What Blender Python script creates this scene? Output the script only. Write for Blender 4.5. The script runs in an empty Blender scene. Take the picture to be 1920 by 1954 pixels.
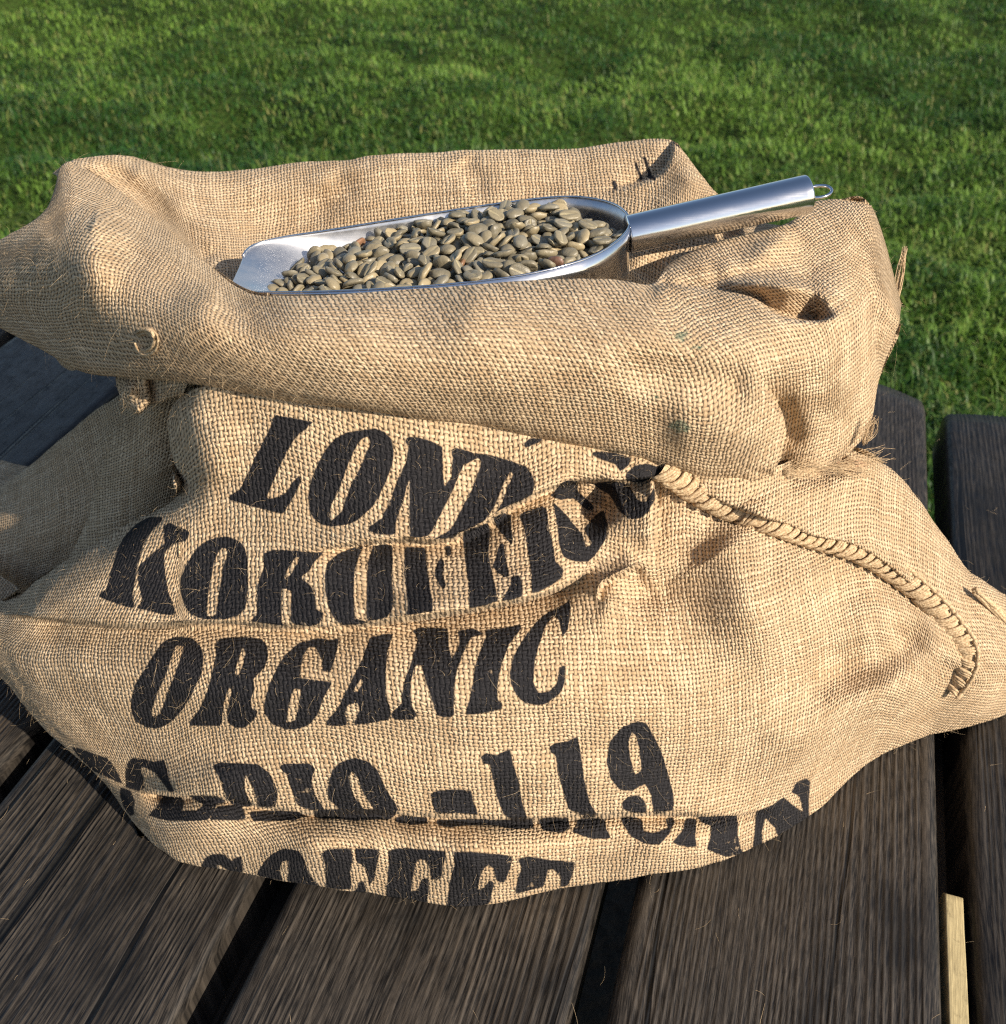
import bpy, bmesh, math, random
import numpy as np
from mathutils import Vector, Matrix

random.seed(7)
RNG = np.random.default_rng(7)
scene = bpy.context.scene

# ------------------------------------------------------------------ camera
F_PX, CX, CY = 1923.0, 960.0, 977.0          # focal length in photo pixels, image centre
PITCH = math.radians(39.35)
CAM_H = 0.48                                  # metres above the table top (table top is z = 0)
GROUND_Z = -0.74
cam_data = bpy.data.cameras.new("camera")
cam = bpy.data.objects.new("camera", cam_data)
scene.collection.objects.link(cam)
cam.location = (0, 0, CAM_H)
cam.rotation_euler = (math.pi / 2 - PITCH, 0, 0)
cam_data.sensor_fit = 'HORIZONTAL'
cam_data.sensor_width = 36.0
cam_data.lens = 36.0 * F_PX / 1920.0
cam_data.clip_start = 0.01
cam_data.clip_end = 500
cam_data.dof.use_dof = True
cam_data.dof.focus_distance = 0.47
cam_data.dof.aperture_fstop = cam_data.lens / 1.9   # about 1.9 mm pupil
scene.camera = cam

# ------------------------------------------------------------------ light
SUN_AZ, SUN_EL = math.radians(131), math.radians(31)   # clockwise from +Y, as in the photo: low, from the right
world = bpy.data.worlds.new("World")
scene.world = world
world.use_nodes = True
wn = world.node_tree
wn.nodes.clear()
w_out = wn.nodes.new("ShaderNodeOutputWorld")
w_bg = wn.nodes.new("ShaderNodeBackground")
w_sky = wn.nodes.new("ShaderNodeTexSky")
w_sky.sky_type = 'NISHITA'
w_sky.sun_disc = False
w_sky.sun_elevation = SUN_EL
w_sky.sun_rotation = SUN_AZ
w_bg.inputs["Strength"].default_value = 0.10
wn.links.new(w_sky.outputs[0], w_bg.inputs[0])
wn.links.new(w_bg.outputs[0], w_out.inputs[0])
sun_data = bpy.data.lights.new("sun", 'SUN')
sun_data.energy = 5.0
sun_data.angle = math.radians(0.5)
sun_data.color = (1.0, 0.89, 0.74)
sun = bpy.data.objects.new("sun", sun_data)
scene.collection.objects.link(sun)
S_DIR = Vector((math.sin(SUN_AZ) * math.cos(SUN_EL), math.cos(SUN_AZ) * math.cos(SUN_EL), math.sin(SUN_EL)))
sun.rotation_euler = S_DIR.to_track_quat('Z', 'Y').to_euler()
sun.location = S_DIR * 10
vs = scene.view_settings
vs.view_transform = 'Standard'
vs.look = 'None'
vs.exposure = 0.56
vs.gamma = 1.0
vs.use_curve_mapping = False
scene.cycles.use_denoising = False
scene.cycles.filter_width = 1.2

# ------------------------------------------------------------------ geometry helpers
SP, CP = math.sin(PITCH), math.cos(PITCH)


def at(px, py, Y):
    """World point at forward distance Y (metres) seen at photo pixel (px, py); arrays allowed."""
    px, py, Y = np.asarray(px, float), np.asarray(py, float), np.asarray(Y, float)
    a = -(py - CY) / F_PX
    t = Y / (CP + a * SP)
    return np.stack([t * (px - CX) / F_PX, Y + 0 * px, CAM_H + t * (-SP + a * CP)], -1)


def at_z(px, py, z):
    a = -(py - CY) / F_PX
    t = (z - CAM_H) / (-SP + a * CP)
    return np.array([t * (px - CX) / F_PX, t * (CP + a * SP), z])


def proj(p):
    p = np.asarray(p, float)
    d = p[..., 1] * CP - (p[..., 2] - CAM_H) * SP
    u = p[..., 1] * SP + (p[..., 2] - CAM_H) * CP
    return CX + F_PX * p[..., 0] / d, CY - F_PX * u / d


def crom(pts, n=None, s=None):
    """Catmull-Rom through pts (k, d); sampled at parameters s in [0, k-1] or n even ones."""
    pts = np.asarray(pts, float)
    k = len(pts)
    if s is None:
        s = np.linspace(0, k - 1, n)
    s = np.asarray(s)
    i = np.clip(np.floor(s).astype(int), 0, k - 2)
    t = (s - i)[:, None]
    P = np.concatenate([[2 * pts[0] - pts[1]], pts, [2 * pts[-1] - pts[-2]]])
    p0, p1, p2, p3 = P[i], P[i + 1], P[i + 2], P[i + 3]
    sh = (len(s),) + (1,) * (pts.ndim - 1)
    t = t.reshape(sh)
    return 0.5 * (2 * p1 + (p2 - p0) * t + (2 * p0 - 5 * p1 + 4 * p2 - p3) * t * t + (3 * p1 - p0 - 3 * p2 + p3) * t ** 3)


def arc_params(pts, n):
    """n parameters spaced evenly by length along the polyline pts."""
    L = np.concatenate([[0], np.cumsum(np.linalg.norm(np.diff(pts, axis=0), axis=1))])
    return np.interp(np.linspace(0, L[-1], n), L, np.arange(len(pts)))


_LAT = np.random.default_rng(3).random((64, 64, 64)).astype(np.float32)


def noise3(p, freq):
    """smooth value noise in -1..1 at world points p (..., 3)"""
    q = np.asarray(p) * freq + 17.3
    i = np.floor(q).astype(int)
    f = q - i
    f = f * f * (3 - 2 * f)
    r = 0
    for dx in (0, 1):
        for dy in (0, 1):
            for dz in (0, 1):
                w = (f[..., 0] if dx else 1 - f[..., 0]) * (f[..., 1] if dy else 1 - f[..., 1]) * (f[..., 2] if dz else 1 - f[..., 2])
                r = r + w * _LAT[(i[..., 0] + dx) % 64, (i[..., 1] + dy) % 64, (i[..., 2] + dz) % 64]
    return r * 2 - 1


def tps(ctrl):
    """thin-plate spline depth through (px, py, Y) control points"""
    c = np.asarray(ctrl, float)
    xy, v = c[:, :2] / 1000, c[:, 2]
    n = len(c)

    def phi(r2):
        return np.where(r2 > 1e-12, r2 * np.log(np.maximum(r2, 1e-12)), 0)
    K = phi(((xy[:, None] - xy[None]) ** 2).sum(-1)) + np.eye(n) * 2e-4
    Pm = np.concatenate([np.ones((n, 1)), xy], 1)
    A = np.block([[K, Pm], [Pm.T, np.zeros((3, 3))]])
    w = np.linalg.solve(A, np.concatenate([v, np.zeros(3)]))

    def f(px, py):
        sh = px.shape
        q = np.stack([px.ravel(), py.ravel()], 1) / 1000
        out = w[n] + q @ w[n + 1:]
        for k in range(n):
            out += w[k] * phi(((q - xy[k]) ** 2).sum(1))
        return out.reshape(sh)
    return f


def seg_dist(px, py, poly):
    """distance (pixels), side sign (+ = left of travel on screen with y down) and position 0..1 along poly"""
    best = np.full(px.shape, 1e9)
    side = np.zeros(px.shape)
    pos = np.zeros(px.shape)
    P = np.asarray(poly, float)
    L = np.concatenate([[0], np.cumsum(np.linalg.norm(np.diff(P, axis=0), axis=1))])
    for k in range(len(P) - 1):
        a, b = P[k], P[k + 1]
        d = b - a
        l2 = (d * d).sum()
        t = np.clip(((px - a[0]) * d[0] + (py - a[1]) * d[1]) / l2, 0, 1)
        ex, ey = px - a[0] - t * d[0], py - a[1] - t * d[1]
        r = np.hypot(ex, ey)
        m = r < best
        best[m] = r[m]
        side[m] = np.sign(d[1] * ex - d[0] * ey)[m]
        pos[m] = ((L[k] + t * (L[k + 1] - L[k])) / L[-1])[m]
    return best, side, pos


def smooth_poly(pts, n=60):
    pts = np.asarray(pts, float)
    return crom(pts, s=arc_params(pts, n)) if len(pts) > 2 else pts


def taper(pos, a, b):
    r = np.ones_like(pos)
    if a > 0:
        q = np.clip(pos / a, 0, 1)
        r = r * q * q * (3 - 2 * q)
    if b > 0:
        q = np.clip((1 - pos) / b, 0, 1)
        r = r * q * q * (3 - 2 * q)
    return r


def near_box(px, py, q, r):
    a, b = q.min(0) - r, q.max(0) + r
    return (px > a[0]) & (px < b[0]) & (py > a[1]) & (py < b[1])


def fold(px, py, Y, poly, amp, w, ta=.2, tb=.2):
    """soft ridge (amp < 0, towards the viewer's side) or valley (amp > 0) along a line"""
    q = smooth_poly(poly, 24)
    sel = near_box(px, py, q, 2.6 * w)
    d, s, p = seg_dist(px[sel], py[sel], q)
    Y[sel] += amp * np.exp(-(d / w) ** 2) * taper(p, ta, tb)
    return Y


def step(px, py, Y, poly, near, far, wn_, wf, ta=.2, tb=.2, soft=2.5):
    """an overlapping fold: cloth left of the line (screen) stands proud by near, right of it falls back by far"""
    q = smooth_poly(poly, 36)
    sel = near_box(px, py, q, max(2.6 * wn_, 3.4 * wf))
    d, s, p = seg_dist(px[sel], py[sel], q)
    sd = d * s
    k = 0.5 + 0.5 * np.tanh(sd / soft)
    lip = -near * np.exp(-(d / wn_) ** 2)
    dip = far * np.exp(-(d / wf) ** 1.3)
    Y[sel] += (k * lip + (1 - k) * dip) * taper(p, ta, tb)
    return Y


def rolloff(px, py, Y, poly, w, R):
    """the cloth turns away round a visible outline"""
    q = smooth_poly(poly, 60)
    sel = near_box(px, py, q, w)
    d, s, p = seg_dist(px[sel], py[sel], q)
    q = np.clip(1 - d / w, 0, 1)
    Y[sel] += R * (1 - np.sqrt(np.clip(1 - q * q, 0, 1)))
    return Y


# ------------------------------------------------------------------ object helpers
def link(o, parent=None):
    scene.collection.objects.link(o)
    if parent is not None:
        o.parent = parent
    return o


def tag(o, label=None, cat=None, group=None, kind=None):
    if label:
        o["label"] = label
    if cat:
        o["category"] = cat
    if group:
        o["group"] = group
    if kind:
        o["kind"] = kind
    return o


def empty(name, loc=(0, 0, 0), rot=(0, 0, 0)):
    o = bpy.data.objects.new(name, None)
    o.empty_display_size = 0.05
    o.location = loc
    o.rotation_euler = rot
    return link(o)


def mesh_obj(name, verts, faces, mat, parent=None, smooth=True):
    me = bpy.data.meshes.new(name)
    me.from_pydata([tuple(v) for v in verts], [], [tuple(f) for f in faces])
    if smooth:
        me.polygons.foreach_set("use_smooth", [True] * len(me.polygons))
    me.materials.append(mat)
    me.update()
    return link(bpy.data.objects.new(name, me), parent)


def fast_mesh(name, V, quads=None, tris=None, smooth=True):
    """mesh from numpy arrays"""
    me = bpy.data.meshes.new(name)
    V = np.ascontiguousarray(V, np.float32)
    parts, starts, n = [], [], 0
    for arr, k in ((quads, 4), (tris, 3)):
        if arr is not None and len(arr):
            arr = np.asarray(arr, np.int32)
            parts.append(arr.ravel())
            starts.append(n + np.arange(len(arr), dtype=np.int32) * k)
            n += arr.size
    loops = np.concatenate(parts)
    st = np.concatenate(starts)
    me.vertices.add(len(V))
    me.vertices.foreach_set("co", V.ravel())
    me.loops.add(len(loops))
    me.loops.foreach_set("vertex_index", loops)
    me.polygons.add(len(st))
    me.polygons.foreach_set("loop_start", st)
    me.polygons.foreach_set("use_smooth", np.full(len(st), smooth))
    me.update(calc_edges=True)
    me.validate()
    return me


def grid_quads(nr, nc, off=0, flip=False):
    i = np.arange(nr * nc).reshape(nr, nc) + off
    q = np.stack([i[:-1, :-1], i[:-1, 1:], i[1:, 1:], i[1:, :-1]], -1).reshape(-1, 4)
    return q[:, ::-1] if flip else q


def tube_verts(path, radius, sides=8, up=(0, 0, 1), flat=1.0, caps=True):
    """vertices and faces of a tube along path (n, 3); radius scalar or per point"""
    path = np.asarray(path, float)
    n = len(path)
    rad = np.broadcast_to(np.asarray(radius, float), (n,))
    T = np.gradient(path, axis=0)
    T /= np.linalg.norm(T, axis=1)[:, None] + 1e-12
    V, Fc = [], []
    b = np.array(up, float)
    for k in range(n):
        a = np.cross(b, T[k])
        if np.linalg.norm(a) < 1e-6:
            a = np.cross(np.array([1., .2, 0]), T[k])
        a /= np.linalg.norm(a)
        b2 = np.cross(T[k], a)
        for s in range(sides):
            t = 2 * math.pi * s / sides
            V.append(path[k] + rad[k] * (math.cos(t) * a + math.sin(t) * flat * b2))
    for k in range(n - 1):
        for s in range(sides):
            s2 = (s + 1) % sides
            Fc.append((k * sides + s, k * sides + s2, (k + 1) * sides + s2, (k + 1) * sides + s))
    if caps:
        Fc.append(tuple(range(sides))[::-1])
        Fc.append(tuple((n - 1) * sides + s for s in range(sides)))
    return V, Fc


# ------------------------------------------------------------------ material helpers
class NT:
    def __init__(self, name):
        self.m = bpy.data.materials.new(name)
        self.m.use_nodes = True
        self.t = self.m.node_tree
        self.t.nodes.clear()
        self.out = self.n("ShaderNodeOutputMaterial")
        self.b = self.n("ShaderNodeBsdfPrincipled")
        self.l(self.b.outputs[0], self.out.inputs[0])

    def n(self, typ, **kw):
        nd = self.t.nodes.new(typ)
        for k, v in kw.items():
            setattr(nd, k, v)
        return nd

    def l(self, a, b):
        self.t.links.new(a, b)

    def put(self, sock, v):
        if hasattr(v, "is_linked") or isinstance(v, bpy.types.NodeSocket):
            self.l(v, sock)
        else:
            sock.default_value = v

    def math(self, op, a, b=0.0, c=0.0, clamp=False):
        nd = self.n("ShaderNodeMath", operation=op, use_clamp=clamp)
        self.put(nd.inputs[0], a)
        self.put(nd.inputs[1], b)
        self.put(nd.inputs[2], c)
        return nd.outputs[0]

    def mix(self, f, a, b):
        nd = self.n("ShaderNodeMix", data_type='RGBA')
        self.put(nd.inputs[0], f)
        self.put(nd.inputs[6], a if not isinstance(a, tuple) else a + (1,))
        self.put(nd.inputs[7], b if not isinstance(b, tuple) else b + (1,))
        return nd.outputs[2]

    def ramp(self, v, lo, hi, a=0.0, b=1.0, smooth=True):
        nd = self.n("ShaderNodeMapRange", interpolation_type='SMOOTHSTEP' if smooth else 'LINEAR')
        self.put(nd.inputs[0], v)
        self.put(nd.inputs[1], lo)
        self.put(nd.inputs[2], hi)
        self.put(nd.inputs[3], a)
        self.put(nd.inputs[4], b)
        return nd.outputs[0]

    def noise(self, vec, scale, detail=2.0, rough=.5, dim='3D'):
        nd = self.n("ShaderNodeTexNoise", noise_dimensions=dim)
        if vec is not None:
            self.l(vec, nd.inputs["Vector"])
        nd.inputs["Scale"].default_value = scale
        nd.inputs["Detail"].default_value = detail
        nd.inputs["Roughness"].default_value = rough
        return nd.outputs[0]

    def comb(self, x, y, z=0.0):
        nd = self.n("ShaderNodeCombineXYZ")
        self.put(nd.inputs[0], x)
        self.put(nd.inputs[1], y)
        self.put(nd.inputs[2], z)
        return nd.outputs[0]

    def sep(self, v):
        nd = self.n("ShaderNodeSeparateXYZ")
        self.l(v, nd.inputs[0])
        return nd.outputs

    def attr(self, name):
        return self.n("ShaderNodeAttribute", attribute_name=name)

    def bump(self, h, strength, dist, normal=None):
        nd = self.n("ShaderNodeBump")
        self.put(nd.inputs["Height"], h)
        nd.inputs["Strength"].default_value = strength
        nd.inputs["Distance"].default_value = dist
        if normal is not None:
            self.l(normal, nd.inputs["Normal"])
        return nd.outputs[0]

    def set(self, **kw):
        for k, v in kw.items():
            s = self.b.inputs[k.replace("_", " ")]
            if isinstance(v, tuple) and len(v) == 3:
                v = v + (1,)
            self.put(s, v)
        return self


THREAD = 0.00205     # yarn spacing of the burlap, metres


def burlap_material(name, printed):
    m = NT(name)
    at_ = m.attr("cloth").outputs["Vector"]
    uv = m.sep(at_)
    geo_noise = m.noise(at_, 55.0, 2.0)
    geo_noise2 = m.n("ShaderNodeTexNoise")
    m.l(at_, geo_noise2.inputs["Vector"])
    geo_noise2.inputs["Scale"].default_value = 160.0
    nz = m.sep(geo_noise2.outputs["Color"])
    u = m.math('ADD', m.math('DIVIDE', uv[0], THREAD), m.math('MULTIPLY', m.math('SUBTRACT', nz[0], .5), 1.1))
    v = m.math('ADD', m.math('DIVIDE', uv[1], THREAD * 1.08), m.math('MULTIPLY', m.math('SUBTRACT', nz[1], .5), 1.1))
    fu, fv = m.math('FLOOR', u), m.math('FLOOR', v)
    # a thickness for every yarn, changing slowly along it
    wu = m.noise(m.comb(m.math('MULTIPLY', fu, 3.71), m.math('MULTIPLY', v, .09)), 1.0, 1.0)
    wv = m.noise(m.comb(m.math('MULTIPLY', fv, 2.93), m.math('MULTIPLY', u, .09), 9.0), 1.0, 1.0)
    ru = m.ramp(wu, .3, .7, .33, .49, False)
    rv = m.ramp(wv, .3, .7, .30, .46, False)

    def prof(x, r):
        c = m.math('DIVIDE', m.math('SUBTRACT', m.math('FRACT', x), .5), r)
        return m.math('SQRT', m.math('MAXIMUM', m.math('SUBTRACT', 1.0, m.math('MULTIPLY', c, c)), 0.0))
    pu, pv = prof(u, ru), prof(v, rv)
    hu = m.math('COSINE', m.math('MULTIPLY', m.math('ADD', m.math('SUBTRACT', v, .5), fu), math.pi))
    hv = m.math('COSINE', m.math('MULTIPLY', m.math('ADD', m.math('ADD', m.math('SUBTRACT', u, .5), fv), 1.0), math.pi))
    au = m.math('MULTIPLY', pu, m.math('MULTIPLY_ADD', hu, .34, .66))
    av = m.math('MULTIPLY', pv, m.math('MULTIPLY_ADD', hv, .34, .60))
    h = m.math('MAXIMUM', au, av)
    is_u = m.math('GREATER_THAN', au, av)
    # fibres running along each yarn
    fib_u = m.noise(m.comb(m.math('MULTIPLY', u, 5.0), m.math('MULTIPLY', v, .8)), 1.0, 2.0)
    fib_v = m.noise(m.comb(m.math('MULTIPLY', u, .8), m.math('MULTIPLY', v, 5.0), 4.0), 1.0, 2.0)
    fib = m.n("ShaderNodeMix")
    m.l(is_u, fib.inputs[0])
    m.l(fib_v, fib.inputs[2])
    m.l(fib_u, fib.inputs[3])
    fib = fib.outputs[0]
    tone_u = m.noise(m.comb(m.math('MULTIPLY', fu, 1.37), m.math('MULTIPLY', v, .05), 3.0), 1.0, 1.0)
    tone_v = m.noise(m.comb(m.math('MULTIPLY', u, .05), m.math('MULTIPLY', fv, 1.61), 7.0), 1.0, 1.0)
    tone = m.n("ShaderNodeMix")
    m.l(is_u, tone.inputs[0])
    m.l(tone_v, tone.inputs[2])
    m.l(tone_u, tone.inputs[3])
    tone = tone.outputs[0]
    base = m.mix(m.ramp(tone, .3, .7), (.405, .278, .160), (.64, .485, .315))
    base = m.mix(m.ramp(fib, .35, .75, 0, .55), base, (.58, .42, .26))
    base = m.mix(m.ramp(geo_noise, .35, .7, 0, .25), base, (.34, .215, .105))
    # gaps between the yarns: their shade is put into the colour
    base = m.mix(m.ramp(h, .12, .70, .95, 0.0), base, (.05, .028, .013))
    mk = m.sep(m.attr("mark").outputs["Vector"])
    speck = m.noise(m.comb(m.math('MULTIPLY', u, .55), m.math('MULTIPLY', v, .55), 2.0), 1.0, 3.0, .6)
    big = m.noise(at_, 30.0, 2.0)
    # stencil ink: ragged along the yarns, thin where the weave dips or a yarn missed the brush
    edge = m.math('ADD', mk[0], m.math('MULTIPLY', m.math('SUBTRACT', speck, .5), 4.5))
    edge = m.math('ADD', edge, m.math('MULTIPLY', m.math('SUBTRACT', h, .6), 2.0))
    ink = m.ramp(edge, -1.2, 1.6)
    thin = m.math('ADD', m.math('MULTIPLY', m.math('SUBTRACT', speck, .5), 1.0), m.math('MULTIPLY', m.math('SUBTRACT', big, .5), .9))
    worn = m.ramp(thin, .22, .38, 1.0, .5)
    ink = m.math('MULTIPLY', ink, worn)
    inkcol = m.mix(m.ramp(fib, .3, .8), (.010, .0095, .011), (.034, .032, .034))
    col = m.mix(ink, base, inkcol)
    gr = m.math('MULTIPLY', m.ramp(m.math('MULTIPLY', mk[1], m.math('MULTIPLY_ADD', speck, 2.2, 0.0)), .38, .64), .55)
    col = m.mix(gr, col, (.02, .13, .09))
    rd = m.math('MULTIPLY', m.ramp(m.math('MULTIPLY', mk[2], m.math('MULTIPLY_ADD', speck, 1.8, 0.0)), .3, .9), .45)
    col = m.mix(rd, col, (.42, .12, .08))
    hh = m.math('ADD', h, m.math('MULTIPLY', fib, .30))
    nb = m.bump(hh, 1.0, THREAD * .52)
    m.set(Base_Color=col, Roughness=.92, Normal=nb)
    m.b.inputs["Specular IOR Level"].default_value = .18
    m.put(m.b.inputs["Sheen Weight"], m.math('MULTIPLY_ADD', ink, -.12, .12))
    m.b.inputs["Sheen Roughness"].default_value = .5
    m.b.inputs["Sheen Tint"].default_value = (1, .85, .65, 1)
    return m.m


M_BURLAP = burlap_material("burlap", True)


def yarn_material():
    m = NT("jute yarn")
    tc = m.n("ShaderNodeTexCoord").outputs["Object"]
    nz = m.noise(tc, 900.0, 2.0)
    col = m.mix(m.ramp(nz, .3, .7), (.33, .225, .125), (.60, .45, .28))
    m.set(Base_Color=col, Roughness=.9, Normal=m.bump(nz, .6, .0006))
    m.b.inputs["Specular IOR Level"].default_value = .2
    return m.m


M_YARN = yarn_material()
m = NT("loose jute hair")
m.set(Base_Color=(.50, .37, .22), Roughness=.6)
m.b.inputs["Specular IOR Level"].default_value = .4
M_HAIR = m.m

# ------------------------------------------------------------------ stencilled print, traced on the front of the sack
FR = dict(A=(420, 760, 4.76), B=(780, 820, 3.808), C=(180, 960, 4.139), D=(580, 1000, 4.533), E=(230, 1180, 4.231),
          F=(640, 1140, 3.967), G=(130, 1400, 5.44), H=(400, 1420, 4.76), I=(780, 1360, 3.526), J=(980, 1460, 3.173),
          K=(360, 1590, 4.76), L=(700, 1590, 4.533))
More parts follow.
